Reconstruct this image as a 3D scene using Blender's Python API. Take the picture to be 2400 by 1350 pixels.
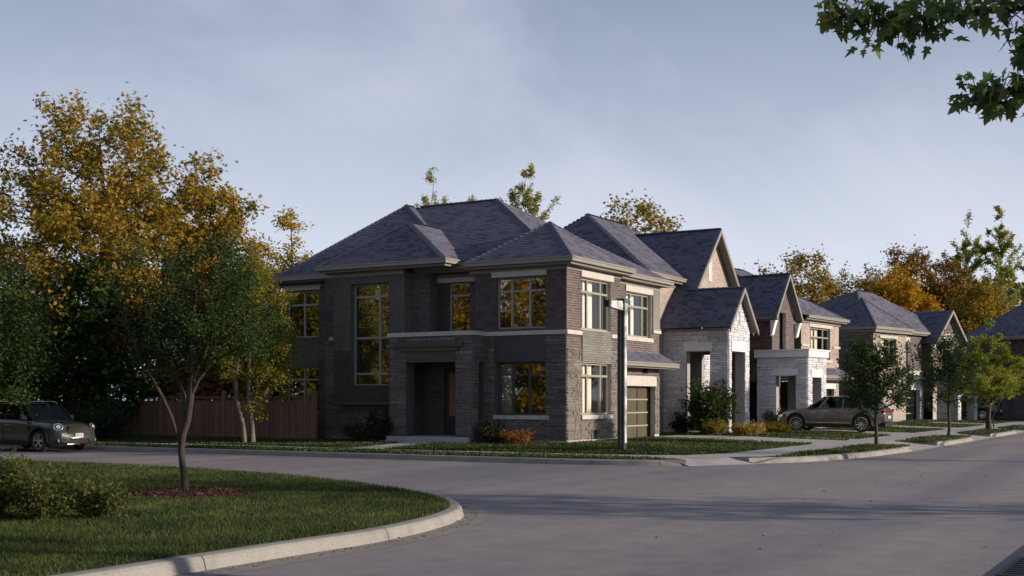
import bpy, bmesh, math, random
import numpy as np
from mathutils import Vector, Matrix

for o in list(bpy.data.objects):
    bpy.data.objects.remove(o)
SC = bpy.context.scene
COL = SC.collection
R = math.radians

# ------------------------------------------------------------------ camera
# site frame: X runs along the main street (away), Y runs along the side street (away, to the left), Z up, road at 0
CAM = Vector((-34.58, -18.14, 1.70))
HEAD = math.atan2(.504, .864)
cd = bpy.data.cameras.new('camera')
cam = bpy.data.objects.new('camera', cd)
COL.objects.link(cam)
cam.location = CAM
cam.rotation_euler = (R(90), 0, HEAD - R(90))
cd.sensor_width = 36
cd.lens = 42.75
cd.shift_y = 0.1083
cd.clip_start = 0.1
cd.clip_end = 3000
SC.camera = cam

# ------------------------------------------------------------------ light
SUN_EL = R(14)
sx, sy = .29, -.957
sdir = Vector((sx * math.cos(SUN_EL), sy * math.cos(SUN_EL), math.sin(SUN_EL))).normalized()
sd = bpy.data.lights.new('sun', 'SUN')
sd.energy = 4.9
sd.angle = R(0.6)
sd.color = (1.0, .83, .67)
sun = bpy.data.objects.new('sun', sd)
COL.objects.link(sun)
sun.rotation_euler = sdir.to_track_quat('Z', 'Y').to_euler()

W = bpy.data.worlds.new('World')
SC.world = W
W.use_nodes = True
nt = W.node_tree
nt.nodes.clear()
wo = nt.nodes.new('ShaderNodeOutputWorld')
wb = nt.nodes.new('ShaderNodeBackground')
sky = nt.nodes.new('ShaderNodeTexSky')
sky.sky_type = 'NISHITA'
sky.sun_disc = False
sky.sun_elevation = SUN_EL
sky.sun_rotation = math.atan2(sx, sy)
sky.air_density = 1.0
sky.dust_density = .4
sky.ozone_density = 3.0
wb.inputs['Strength'].default_value = 0.10
# thin streaks of high cloud, laid out in world directions
tcn = nt.nodes.new('ShaderNodeTexCoord')
mp = nt.nodes.new('ShaderNodeMapping')
mp.inputs['Rotation'].default_value = (R(18), R(-24), R(40))
mp.inputs['Scale'].default_value = (1.0, 2.2, 3.2)
nz = nt.nodes.new('ShaderNodeTexNoise')
nz.inputs['Scale'].default_value = 1.3
nz.inputs['Detail'].default_value = 7
nz.inputs['Roughness'].default_value = .55
nz.inputs['Distortion'].default_value = .6
rp = nt.nodes.new('ShaderNodeValToRGB')
rp.color_ramp.elements[0].position = .47
rp.color_ramp.elements[0].color = (0, 0, 0, 1)
rp.color_ramp.elements[1].position = .80
rp.color_ramp.elements[1].color = (1, 1, 1, 1)
hs = nt.nodes.new('ShaderNodeHueSaturation')
hs.inputs['Saturation'].default_value = .62
hs.inputs['Value'].default_value = 1.0
tint = nt.nodes.new('ShaderNodeMix')
tint.data_type = 'RGBA'
tint.blend_type = 'MULTIPLY'
tint.inputs[0].default_value = 1.0
tint.inputs[7].default_value = (1.0, 1.0, 1.03, 1)
mx = nt.nodes.new('ShaderNodeMix')
mx.data_type = 'RGBA'
mx.inputs[7].default_value = (7.0, 6.9, 8.0, 1)
sc_ = nt.nodes.new('ShaderNodeMath')
sc_.operation = 'MULTIPLY'
sc_.inputs[1].default_value = .45
L = nt.links.new
L(tcn.outputs['Generated'], mp.inputs['Vector'])
L(mp.outputs[0], nz.inputs['Vector'])
L(nz.outputs['Fac'], rp.inputs[0])
L(rp.outputs[0], sc_.inputs[0])
L(sky.outputs[0], hs.inputs['Color'])
# pale evening haze low in the sky, the same all the way round
sx_ = nt.nodes.new('ShaderNodeSeparateXYZ')
L(tcn.outputs['Generated'], sx_.inputs[0])
gr = nt.nodes.new('ShaderNodeValToRGB')
els = gr.color_ramp.elements
for _ in range(3): els.new(.5)
for i_, (p_, c_) in enumerate([(.0, (6.7, 6.8, 7.4)), (.11, (6.0, 6.4, 7.2)), (.20, (4.15, 4.6, 5.55)), (.31, (2.6, 3.05, 4.05)), (1.0, (.4, .65, 1.4))]):
    els[i_].position = p_
    els[i_].color = (c_[0] / 8, c_[1] / 8, c_[2] / 8, 1)
L(sx_.outputs[2], gr.inputs[0])
g6 = nt.nodes.new('ShaderNodeMix'); g6.data_type = 'RGBA'; g6.blend_type = 'MULTIPLY'; g6.clamp_result = False
g6.inputs[0].default_value = 1; g6.inputs[7].default_value = (8, 8, 8, 1)
L(gr.outputs[0], g6.inputs[6])
hz = nt.nodes.new('ShaderNodeMix'); hz.data_type = 'RGBA'
hz.inputs[0].default_value = .78
L(hs.outputs[0], hz.inputs[6]); L(g6.outputs[2], hz.inputs[7])
L(hz.outputs[2], tint.inputs[6])
L(tint.outputs[2], mx.inputs[6])
L(sc_.outputs[0], mx.inputs[0])
L(mx.outputs[2], wb.inputs['Color'])
L(wb.outputs[0], wo.inputs['Surface'])

SC.view_settings.view_transform = 'Standard'
SC.view_settings.look = 'None'
SC.view_settings.exposure = 0.35
SC.view_settings.gamma = 1
SC.view_settings.use_curve_mapping = False
SC.render.engine = 'CYCLES'
SC.cycles.max_bounces = 6
SC.cycles.transparent_max_bounces = 10

# ------------------------------------------------------------------ helpers
RNG = np.random.default_rng(7)
random.seed(7)
CAMN = np.array(CAM)
FWD = np.array((math.cos(HEAD), math.sin(HEAD), 0))
RGT = np.array((math.sin(HEAD), -math.cos(HEAD), 0))


def importance(P, N, area):
    d = P - CAMN
    D = d @ FWD
    lat = d @ RGT
    px = 1200 + 2850 * lat / np.maximum(D, .1)
    py = 935 - 2850 * d[:, 2] / np.maximum(D, .1)
    ok = (D > 1) & (px > 0) & (px < 2400) & (py > 0) & (py < 1350)
    dn = d / np.linalg.norm(d, axis=1)[:, None]
    c = -(dn * N).sum(1)
    return np.where(ok & (c > 0), area * c / D ** 2, 0)


def tag(o, label=None, cat=None, group=None, kind=None):
    if label: o['label'] = label
    if cat: o['category'] = cat
    if group: o['group'] = group
    if kind: o['kind'] = kind
    return o


def empty(name, loc=(0, 0, 0), rz=0, label=None, cat=None, group=None):
    o = bpy.data.objects.new(name, None)
    COL.objects.link(o)
    o.location = loc
    o.rotation_euler = (0, 0, rz)
    o.empty_display_size = .2
    return tag(o, label, cat, group)


def mesh_obj(name, me, mat, parent=None, smooth=False):
    if mat is not None:
        if isinstance(mat, (list, tuple)):
            for m in mat: me.materials.append(m)
        else:
            me.materials.append(mat)
    if smooth:
        me.polygons.foreach_set('use_smooth', [True] * len(me.polygons))
    o = bpy.data.objects.new(name, me)
    COL.objects.link(o)
    if parent is not None: o.parent = parent
    return o


def np_mesh(name, V, F, rnd=None, uv=None):
    """V (n,3); F (m,k) equal-sized faces; rnd per face."""
    me = bpy.data.meshes.new(name)
    V = np.ascontiguousarray(V, dtype=np.float32)
    F = np.ascontiguousarray(F, dtype=np.int32)
    m, k = F.shape
    me.vertices.add(len(V))
    me.vertices.foreach_set('co', V.ravel())
    me.loops.add(m * k)
    me.loops.foreach_set('vertex_index', F.ravel())
    me.polygons.add(m)
    me.polygons.foreach_set('loop_start', np.arange(0, m * k, k, dtype=np.int32))
    me.polygons.foreach_set('loop_total', np.full(m, k, dtype=np.int32))
    if rnd is not None:
        a = me.attributes.new('rnd', 'FLOAT', 'FACE')
        a.data.foreach_set('value', np.ascontiguousarray(rnd, dtype=np.float32))
    me.update(calc_edges=True)
    me.polygons.foreach_set('use_smooth', [False] * m)
    return me


class MB:
    def __init__(s):
        s.v, s.f = [], []

    def poly(s, pts):
        n = len(s.v)
        s.v += [tuple(p) for p in pts]
        s.f.append(tuple(range(n, n + len(pts))))
        return s

    def hexa(s, p):  # 8 points: bottom 4 ccw, top 4 ccw
        n = len(s.v)
        s.v += [tuple(q) for q in p]
        for f in ((3, 2, 1, 0), (4, 5, 6, 7), (0, 1, 5, 4), (1, 2, 6, 5), (2, 3, 7, 6), (3, 0, 4, 7)):
            s.f.append(tuple(n + i for i in f))
        return s

    def box(s, x0, x1, y0, y1, z0, z1):
        if x0 > x1: x0, x1 = x1, x0
        if y0 > y1: y0, y1 = y1, y0
        return s.hexa([(x0, y0, z0), (x1, y0, z0), (x1, y1, z0), (x0, y1, z0), (x0, y0, z1), (x1, y0, z1), (x1, y1, z1), (x0, y1, z1)])

    def bar(s, a, b, w, h, up=(0, 0, 1)):
        a, b = Vector(a), Vector(b)
        d = (b - a).normalized()
        u = Vector(up)
        sd_ = d.cross(u)
        if sd_.length < 1e-4: sd_ = d.cross(Vector((1, 0, 0)))
        sd_.normalize()
        u = sd_.cross(d).normalized()
        q = []
        for p in (a, b):
            q.append([p - sd_ * w / 2 - u * h / 2, p + sd_ * w / 2 - u * h / 2, p + sd_ * w / 2 + u * h / 2, p - sd_ * w / 2 + u * h / 2])
        return s.hexa(q[0] + q[1])

    def tube(s, pts, rad, n=6, cap=True):
        pts = [Vector(p) for p in pts]
        if not hasattr(rad, '__len__'): rad = [rad] * len(pts)
        base = len(s.v)
        ref = None
        for i, p in enumerate(pts):
            d = (pts[min(i + 1, len(pts) - 1)] - pts[max(i - 1, 0)])
            if d.length < 1e-6: d = Vector((0, 0, 1))
            d.normalize()
            if ref is None:
                ref = d.cross(Vector((0, 0, 1)) if abs(d.z) < .9 else Vector((1, 0, 0))).normalized()
            ref = (ref - d * ref.dot(d)).normalized()
            b = d.cross(ref)
            for k in range(n):
                a = 2 * math.pi * k / n
                s.v.append(tuple(p + (ref * math.cos(a) + b * math.sin(a)) * rad[i]))
        for i in range(len(pts) - 1):
            for k in range(n):
                a, b2 = base + i * n + k, base + i * n + (k + 1) % n
                s.f.append((a, b2, b2 + n, a + n))
        if cap:
            s.f.append(tuple(base + k for k in reversed(range(n))))
            s.f.append(tuple(base + (len(pts) - 1) * n + k for k in range(n)))
        return s

    def lathe(s, c, axis, prof, n=24):
        """prof: list of (radius, offset along axis)."""
        c, ax = Vector(c), Vector(axis).normalized()
        r = ax.cross(Vector((0, 0, 1)) if abs(ax.z) < .9 else Vector((1, 0, 0))).normalized()
        b = ax.cross(r)
        base = len(s.v)
        for rr, t in prof:
            for k in range(n):
                a = 2 * math.pi * k / n
                s.v.append(tuple(c + ax * t + (r * math.cos(a) + b * math.sin(a)) * rr))
        for i in range(len(prof) - 1):
            for k in range(n):
                a, b2 = base + i * n + k, base + i * n + (k + 1) % n
                s.f.append((a, b2, b2 + n, a + n))
        return s

    def ring(s, outer, inner, z0, z1):
        """mitred moulding between two same-length 2D loops (open polylines)."""
        for i in range(len(outer) - 1):
            a, b, c, d = outer[i], outer[i + 1], inner[i + 1], inner[i]
            s.hexa([(a[0], a[1], z0), (b[0], b[1], z0), (c[0], c[1], z0), (d[0], d[1], z0), (a[0], a[1], z1), (b[0], b[1], z1), (c[0], c[1], z1), (d[0], d[1], z1)])
        return s

    def build(s, name, mat, parent=None, smooth=False, label=None, kind=None):
        me = bpy.data.meshes.new(name)
        me.from_pydata(s.v, [], s.f)
        me.update()
        o = mesh_obj(name, me, mat, parent, smooth)
        return tag(o, label, kind=kind)


# ------------------------------------------------------------------ materials
def new_mat(name):
    m = bpy.data.materials.new(name)
    m.use_nodes = True
    return m, m.node_tree, m.node_tree.nodes['Principled BSDF']


def ramp(nt, src, stops):
    r = nt.nodes.new('ShaderNodeValToRGB')
    e = r.color_ramp.elements
    while len(e) < len(stops): e.new(.5)
    for i, (p, c) in enumerate(stops):
        e[i].position = p
        e[i].color = (*c, 1) if len(c) == 3 else c
    nt.links.new(src, r.inputs[0])
    return r.outputs[0]


def noise(nt, scale, detail=3, rough=.55, coord='Object', stretch=None):
    tc = nt.nodes.new('ShaderNodeNewGeometry') if coord == 'World' else nt.nodes.new('ShaderNodeTexCoord')
    out = tc.outputs['Position'] if coord == 'World' else tc.outputs[coord]
    n = nt.nodes.new('ShaderNodeTexNoise')
    n.inputs['Scale'].default_value = scale
    n.inputs['Detail'].default_value = detail
    n.inputs['Roughness'].default_value = rough
    if stretch:
        mpn = nt.nodes.new('ShaderNodeMapping')
        mpn.inputs['Scale'].default_value = stretch
        nt.links.new(out, mpn.inputs[0])
        out = mpn.outputs[0]
    nt.links.new(out, n.inputs['Vector'])
    return n.outputs['Fac']


def mix(nt, a, b, fac, mode='MIX'):
    m = nt.nodes.new('ShaderNodeMix')
    m.data_type = 'RGBA'
    m.blend_type = mode
    for sock, v in ((m.inputs[6], a), (m.inputs[7], b), (m.inputs[0], fac)):
        if hasattr(v, 'is_linked'): nt.links.new(v, sock)
        elif isinstance(v, (tuple, list)): sock.default_value = (*v, 1)
        else: sock.default_value = v
    return m.outputs[2]


def bump(nt, bs, h, strength=.3, dist=.01):
    b = nt.nodes.new('ShaderNodeBump')
    b.inputs['Strength'].default_value = strength
    b.inputs['Distance'].default_value = dist
    nt.links.new(h, b.inputs['Height'])
    nt.links.new(b.outputs[0], bs.inputs['Normal'])


def piece_rnd(nt):
    at = nt.nodes.new('ShaderNodeAttribute')
    at.attribute_name = 'rnd'
    oi = nt.nodes.new('ShaderNodeObjectInfo')
    ad = nt.nodes.new('ShaderNodeMath')
    ad.operation = 'ADD'
    nt.links.new(at.outputs['Fac'], ad.inputs[0])
    nt.links.new(oi.outputs['Random'], ad.inputs[1])
    fr = nt.nodes.new('ShaderNodeMath')
    fr.operation = 'FRACT'
    nt.links.new(ad.outputs[0], fr.inputs[0])
    return fr.outputs[0]


def m_plain(name, col, rough=.6, var=.12, scale=6, bumps=.0, metal=0, spec=.5, coord='World', coat=0):
    m, nt, bs = new_mat(name)
    n = noise(nt, scale, 4, coord=coord)
    c = ramp(nt, n, [(.3, tuple(x * (1 - var) for x in col)), (.7, tuple(min(1, x * (1 + var)) for x in col))])
    nt.links.new(c, bs.inputs['Base Color'])
    bs.inputs['Roughness'].default_value = rough
    bs.inputs['Metallic'].default_value = metal
    bs.inputs['Specular IOR Level'].default_value = spec
    bs.inputs['Coat Weight'].default_value = coat
    if bumps: bump(nt, bs, noise(nt, scale * 12, 3, coord=coord), bumps, .004)
    return m


def m_piece(name, stops, rough=.85, dirt=.2, bs_scale=40, bstr=.35, spec=.3):
    """masonry or shingle: one colour per piece plus grain and large soft staining"""
    m, nt, bs = new_mat(name)
    c = ramp(nt, piece_rnd(nt), stops)
    g = noise(nt, bs_scale, 3, coord='World')
    c = mix(nt, c, ramp(nt, g, [(.25, (.62, .62, .62)), (.75, (1.25, 1.25, 1.25))]), 1.0, 'MULTIPLY')
    st = noise(nt, .8, 4, coord='World')
    c = mix(nt, c, ramp(nt, st, [(.3, (1 - dirt,) * 3), (.7, (1 + dirt,) * 3)]), 1.0, 'MULTIPLY')
    nt.links.new(c, bs.inputs['Base Color'])
    bs.inputs['Roughness'].default_value = rough
    bs.inputs['Specular IOR Level'].default_value = spec
    bump(nt, bs, g, bstr, .006)
    return m


def m_leaf(name, stops, trans=.35, rough=.55, clump=1.2):
    m, nt, bs = new_mat(name)
    r = piece_rnd(nt)
    n = noise(nt, clump, 2, coord='World')
    a = nt.nodes.new('ShaderNodeMath')
    a.operation = 'MULTIPLY_ADD'
    nt.links.new(r, a.inputs[0])
    a.inputs[1].default_value = .45
    mm = nt.nodes.new('ShaderNodeMath')
    mm.operation = 'MULTIPLY_ADD'
    nt.links.new(n, mm.inputs[0])
    mm.inputs[1].default_value = 1.5
    mm.inputs[2].default_value = -.5
    nt.links.new(mm.outputs[0], a.inputs[2])
    c = ramp(nt, a.outputs[0], stops)
    nt.links.new(c, bs.inputs['Base Color'])
    bs.inputs['Roughness'].default_value = rough
    bs.inputs['Specular IOR Level'].default_value = .25
    tr = nt.nodes.new('ShaderNodeBsdfTranslucent')
    nt.links.new(c, tr.inputs['Color'])
    ms = nt.nodes.new('ShaderNodeMixShader')
    ms.inputs[0].default_value = trans
    nt.links.new(bs.outputs[0], ms.inputs[1])
    nt.links.new(tr.outputs[0], ms.inputs[2])
    nt.links.new(ms.outputs[0], nt.nodes['Material Output'].inputs['Surface'])
    return m


def m_glass(name, refl=.16, tint=(.75, .78, .76), rough=.02, fk=1.0):
    m, nt, bs = new_mat(name)
    nt.nodes.remove(bs)
    g = nt.nodes.new('ShaderNodeBsdfGlossy')
    g.inputs['Roughness'].default_value = rough
    g.inputs['Color'].default_value = (.95, .97, 1, 1)
    # slightly wavy sheet glass
    nb = nt.nodes.new('ShaderNodeBump')
    nb.inputs['Strength'].default_value = .05
    nb.inputs['Distance'].default_value = .02
    nt.links.new(noise(nt, 1.4, 1, coord='World'), nb.inputs['Height'])
    nt.links.new(nb.outputs[0], g.inputs['Normal'])
    t = nt.nodes.new('ShaderNodeBsdfTransparent')
    t.inputs['Color'].default_value = (*tint, 1)
    lw0 = nt.nodes.new('ShaderNodeLayerWeight')
    lw1 = nt.nodes.new('ShaderNodeMath'); lw1.operation = 'POWER'; lw1.inputs[1].default_value = 5
    nt.links.new(lw0.outputs['Facing'], lw1.inputs[0])
    lw = nt.nodes.new('ShaderNodeMath'); lw.operation = 'MULTIPLY_ADD'; lw.inputs[1].default_value = .92; lw.inputs[2].default_value = .06
    nt.links.new(lw1.outputs[0], lw.inputs[0])
    ad = nt.nodes.new('ShaderNodeMath')
    ad.operation = 'ADD'
    ad.use_clamp = True
    ad.operation = 'MULTIPLY_ADD'
    nt.links.new(lw.outputs[0], ad.inputs[0])
    ad.inputs[1].default_value = fk
    ad.inputs[2].default_value = refl
    ms = nt.nodes.new('ShaderNodeMixShader')
    nt.links.new(ad.outputs[0], ms.inputs[0])
    nt.links.new(t.outputs[0], ms.inputs[1])
    nt.links.new(g.outputs[0], ms.inputs[2])
    nt.links.new(ms.outputs[0], nt.nodes['Material Output'].inputs['Surface'])
    return m


def m_asphalt():
    m, nt, bs = new_mat('asphalt')
    big = noise(nt, .16, 4, .6, 'World', (1, .45, 1))
    mid = noise(nt, 2.2, 4, .6, 'World')
    fine = noise(nt, 70, 3, .7, 'World')
    lane = noise(nt, 1.0, 3, .5, 'World', (.035, .55, 1))
    c = ramp(nt, big, [(.35, (.165, .165, .182)), (.5, (.195, .184, .194)), (.65, (.222, .208, .207))])
    c = mix(nt, c, ramp(nt, mid, [(.3, (.85,) * 3), (.7, (1.12,) * 3)]), 1.0, 'MULTIPLY')
    c = mix(nt, c, ramp(nt, lane, [(.38, (.80, .82, .86)), (.5, (1, 1, 1)), (.62, (1.14, 1.12, 1.08))]), 1.0, 'MULTIPLY')
    c = mix(nt, c, ramp(nt, fine, [(.3, (.42,) * 3), (.52, (1.0,) * 3), (.75, (2.1,) * 3)]), 1.0, 'MULTIPLY')
    nt.links.new(c, bs.inputs['Base Color'])
    bs.inputs['Roughness'].default_value = .82
    bs.inputs['Specular IOR Level'].default_value = .4
    bump(nt, bs, fine, .5, .006)
    return m


def m_concrete(name, col, joint=False):
    m, nt, bs = new_mat(name)
    a = noise(nt, 1.6, 7, .72, 'World')
    b = noise(nt, 45, 3, .6, 'World')
    c = ramp(nt, a, [(.3, tuple(x * .66 for x in col)), (.5, col), (.7, tuple(x * 1.15 for x in col))])
    c = mix(nt, c, ramp(nt, b, [(.3, (.82,) * 3), (.7, (1.1,) * 3)]), 1.0, 'MULTIPLY')
    nt.links.new(c, bs.inputs['Base Color'])
    bs.inputs['Roughness'].default_value = .88
    bump(nt, bs, b, .25, .004)
    return m


def m_wood(name, col):
    m, nt, bs = new_mat(name)
    n = noise(nt, 5, 4, .6, 'World', (6, 6, .6))
    r = piece_rnd(nt)
    c = ramp(nt, n, [(.3, tuple(x * .7 for x in col)), (.7, tuple(x * 1.25 for x in col))])
    c = mix(nt, c, ramp(nt, r, [(0, (.72, .72, .74)), (1, (1.22, 1.15, 1.1))]), 1.0, 'MULTIPLY')
    nt.links.new(c, bs.inputs['Base Color'])
    bs.inputs['Roughness'].default_value = .75
    return m


def m_grass_base():
    m, nt, bs = new_mat('lawn_soil')
    a = noise(nt, 9, 4, .6, 'World')
    b = noise(nt, .7, 3, .6, 'World')
    c = ramp(nt, a, [(.3, (.020, .032, .010)), (.7, (.045, .070, .018))])
    c = mix(nt, c, ramp(nt, b, [(.3, (.8,) * 3), (.7, (1.25, 1.2, 1.0))]), 1.0, 'MULTIPLY')
    nt.links.new(c, bs.inputs['Base Color'])
    bs.inputs['Roughness'].default_value = .95
    bump(nt, bs, a, .6, .03)
    return m


def m_bark(name, a, b, sc=14):
    m, nt, bs = new_mat(name)
    n = noise(nt, sc, 5, .65, 'World', (1, 1, .35))
    nt.links.new(ramp(nt, n, [(.3, a), (.7, b)]), bs.inputs['Base Color'])
    bs.inputs['Roughness'].default_value = .9
    bump(nt, bs, n, .7, .02)
    return m


M = {}
M['asphalt'] = m_asphalt()
M['concrete'] = m_concrete('concrete', (.34, .335, .33))
M['kerb'] = m_concrete('kerb_concrete', (0.234, 0.230, 0.215))
M['pan'] = m_concrete('gutter_concrete', (.20, .19, .175))
M['soil'] = m_grass_base()
M['blade'] = m_leaf('grass_blade', [(.0, (.016, .032, .009)), (.4, (.043, .070, .016)), (.75, (.084, .106, .028)), (.93, (.14, .14, .05)), (1, (.21, .18, .09))], .3, .6, .9)
M['mulch'] = m_piece('mulch_chip', [(0, (.05, .022, .015)), (.5, (.10, .045, .032)), (1, (.16, .085, .06))], .9)
M['litter'] = m_piece('fallen_leaf', [(0, (.10, .045, .015)), (.5, (.19, .11, .03)), (1, (.08, .06, .03))], .8)
M['mortar'] = m_plain('mortar', (0.407, 0.373, 0.339), .95, .15, 5)
M['mortar_dark'] = m_plain('mortar_dark', (0.078, 0.074, 0.070), .95, .15, 5)
M['mortar_pale'] = m_plain('mortar_pale', (0.281, 0.277, 0.273), .95, .12, 5)
M['brick'] = m_piece('brown_brick', [(0, (0.074, 0.059, 0.059)), (.35, (0.100, 0.081, 0.081)), (.7, (0.118, 0.099, 0.100)), (1, (0.089, 0.074, 0.077))])
M['brick_red'] = m_piece('russet_brick', [(0, (0.078, 0.043, 0.035)), (.5, (0.117, 0.064, 0.053)), (1, (0.140, 0.086, 0.070))])
M['brick_beige'] = m_piece('beige_brick', [(0, (0.316, 0.263, 0.221)), (.5, (0.400, 0.338, 0.290)), (1, (0.358, 0.316, 0.285))])
M['brick_grey'] = m_piece('painted_grey_brick', [(0, (0.079, 0.082, 0.073)), (.5, (0.090, 0.094, 0.085)), (1, (0.098, 0.101, 0.093))], .7)
M['brick_dark'] = m_piece('dark_brown_brick', [(0, (0.044, 0.036, 0.032)), (.5, (0.053, 0.044, 0.038)), (1, (0.061, 0.053, 0.046))], .7)
M['stone'] = m_piece('ledge_stone', [(0, (0.104, 0.090, 0.085)), (.3, (0.140, 0.125, 0.117)), (.6, (0.165, 0.146, 0.138)), (.85, (0.128, 0.125, 0.127)), (1, (0.183, 0.168, 0.164))], .9, .2, 22, .8)
M['stone_white'] = m_piece('white_stone', [(0, (0.421, 0.439, 0.486)), (.4, (0.526, 0.548, 0.593)), (.8, (0.600, 0.615, 0.652)), (1, (0.484, 0.493, 0.533))], .9, .14, 20, .9)
M['panel_grey'] = m_piece('grey_green_siding', [(0, (0.148, 0.152, 0.133)), (.5, (0.168, 0.172, 0.152)), (1, (0.183, 0.187, 0.168))], .7)
M['panel_dark'] = m_plain('charcoal_panel', (.045, .043, .045), .6, .1, 3)
M['shingle'] = m_piece('slate_shingle', [(0, (.062, .066, .098)), (.25, (.072, .075, .108)), (.34, (.100, .105, .148)), (1, (.122, .126, .172))], .85, .12, 60, .25, .35)
M['felt'] = m_plain('roof_felt', (.035, .036, .05), .9)
M['gutter'] = m_plain('taupe_aluminium', (0.206, 0.195, 0.172), .45, .05, 2)
M['soffit'] = m_plain('taupe_soffit', (0.156, 0.144, 0.125), .6, .05, 2)
M['trim'] = m_plain('precast_trim', (0.430, 0.413, 0.385), .8, .1, 4, .15)
M['trim_white'] = m_plain('white_trim', (0.587, 0.595, 0.608), .75, .06, 4, .1)
M['frame'] = m_plain('window_frame_paint', (0.252, 0.247, 0.211), .5, .05, 3)
M['frame_dark'] = m_plain('dark_frame_paint', (.05, .045, .04), .45, .05, 3)
M['glass'] = m_glass('window_glass', .02, (.93, .94, .92))
M['glass_shade'] = m_glass('side_window_glass', .27, (.55, .58, .56))
M['frost'] = m_plain('frosted_garage_glass', (0.086, 0.076, 0.048), .3, .15, 2)
M['curtain'] = m_plain('cream_curtain', (0.840, 0.809, 0.714), .8, .05, 3)
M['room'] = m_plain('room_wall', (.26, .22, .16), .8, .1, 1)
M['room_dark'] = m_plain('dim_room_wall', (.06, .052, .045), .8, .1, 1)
M['porch_wood'] = m_plain('brown_painted_wood', (0.068, 0.056, 0.040), .6, .12, 5)
M['door'] = m_plain('dark_door', (.04, .035, .033), .5, .1, 2)
M['door_glass'] = m_plain('amber_door_glass', (.30, .17, .09), .25, .25, 9)
M['step'] = m_concrete('step_stone', (.36, .36, .37))
M['fence'] = m_wood('cedar_board', (.17, .105, .065))
M['lamp_metal'] = m_plain('dark_bronze_metal', (.045, .040, .038), .5, .1, 3)
M['lamp_grey'] = m_plain('pale_grey_metal', (.62, .64, .62), .5, .08, 5)
M['bark'] = m_bark('brown_bark', (0.020, 0.015, 0.012), (0.051, 0.039, 0.031))
M['bark_pale'] = m_bark('pale_bark', (0.055, 0.046, 0.035), (0.167, 0.144, 0.112), 7)
M['bark_dark'] = m_bark('dark_bark', (.022, .018, .015), (.05, .042, .035))
M['metal_black'] = m_plain('black_plastic', (.012, .012, .013), .6, .1, 4, 0, 0, .25)
M['rubber'] = m_plain('tyre_rubber', (.018, .018, .019), .8, .1, 9)
M['chrome'] = m_plain('bright_metal', (.62, .62, .62), .25, .05, 3, 0, 1)
M['grate'] = m_plain('cast_iron', (.05, .048, .046), .7, .2, 12, .3)
M['leaf_gold'] = m_leaf('golden_maple_leaf', [(0, (0.094, 0.112, 0.018)), (.32, (0.220, 0.190, 0.028)), (.62, (0.363, 0.246, 0.032)), (.86, (0.396, 0.190, 0.024)), (1, (0.286, 0.090, 0.016))], .42)
M['leaf_rust'] = m_leaf('rust_maple_leaf', [(0, (0.078, 0.072, 0.018)), (.4, (0.195, 0.124, 0.023)), (.75, (0.312, 0.156, 0.023)), (1, (0.221, 0.072, 0.016))], .38)
M['leaf_yellow'] = m_leaf('yellow_leaf', [(0, (.18, .17, .022)), (.5, (.42, .31, .025)), (1, (.52, .31, .02))], .48)
M['leaf_orange'] = m_leaf('orange_leaf', [(0, (.26, .17, .016)), (.5, (.46, .27, .018)), (1, (.50, .22, .012))], .42)
M['leaf_green'] = m_leaf('dark_green_leaf', [(0, (.014, .034, .009)), (.5, (.028, .060, .012)), (.85, (.06, .10, .018)), (1, (.12, .12, .02))], .3)
M['leaf_lime'] = m_leaf('light_green_leaf', [(0, (0.156, 0.186, 0.041)), (.5, (0.293, 0.310, 0.068)), (1, (0.489, 0.419, 0.095))], .45)
M['leaf_birch'] = m_leaf('yellow_green_leaf', [(0, (0.078, 0.106, 0.017)), (.5, (0.221, 0.213, 0.029)), (1, (0.429, 0.325, 0.036))], .45)
M['leaf_larch'] = m_leaf('larch_needle', [(0, (0.126, 0.181, 0.020)), (.5, (0.252, 0.307, 0.031)), (1, (0.459, 0.361, 0.037))], .4)
M['leaf_maple_near'] = m_leaf('near_maple_leaf', [(0, (0.055, 0.100, 0.032)), (.5, (0.109, 0.173, 0.051)), (.85, (0.219, 0.255, 0.063)), (.96, (0.401, 0.182, 0.055)), (1, (0.474, 0.365, 0.128))], .45, .5, 2.5)
M['leaf_juniper'] = m_leaf('juniper_spray', [(0, (.03, .05, .012)), (.5, (.075, .095, .02)), (1, (.14, .13, .03))], .3, .6, 2.5)
M['leaf_bush'] = m_leaf('shrub_leaf', [(0, (.012, .028, .010)), (.6, (.028, .05, .014)), (1, (.05, .07, .02))], .3, .5, 3)
M['leaf_bronze'] = m_leaf('bronze_shrub_leaf', [(0, (.10, .06, .02)), (.5, (.24, .11, .02)), (1, (.34, .13, .03))], .3, .6, 3)
M['leaf_cream'] = m_leaf('cream_shrub_leaf', [(0, (.14, .11, .02)), (.45, (.38, .26, .05)), (1, (.50, .42, .22))], .35, .6, 3)
M['petal'] = m_leaf('pink_petal', [(0, (0.240, 0.043, 0.054)), (.6, (0.375, 0.102, 0.117)), (1, (0.413, 0.238, 0.198))], .3, .6, 3)

# ------------------------------------------------------------------ masonry, shingles: pieces laid one by one
def unit_piece(name, mat, inset=.04, jit=0, seed=0):
    rr = random.Random(seed)
    q = [(0, 0), (1, 0), (1, 1), (0, 1)]
    ins = [(inset, inset * 1.5), (1 - inset, inset * 1.5), (1 - inset, 1 - inset * 1.5), (inset, 1 - inset * 1.5)]
    V = [(x, y, 0) for x, y in q] + [(x, y, .75 + rr.uniform(-jit, jit)) for x, y in q] + [(x, y, 1 + rr.uniform(-jit, jit)) for x, y in ins]
    F = [(0, 1, 5, 4), (1, 2, 6, 5), (2, 3, 7, 6), (3, 0, 4, 7), (4, 5, 9, 8), (5, 6, 10, 9), (6, 7, 11, 10), (7, 4, 8, 11), (8, 9, 10, 11)]
    return np.array(V), np.array(F)


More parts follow.
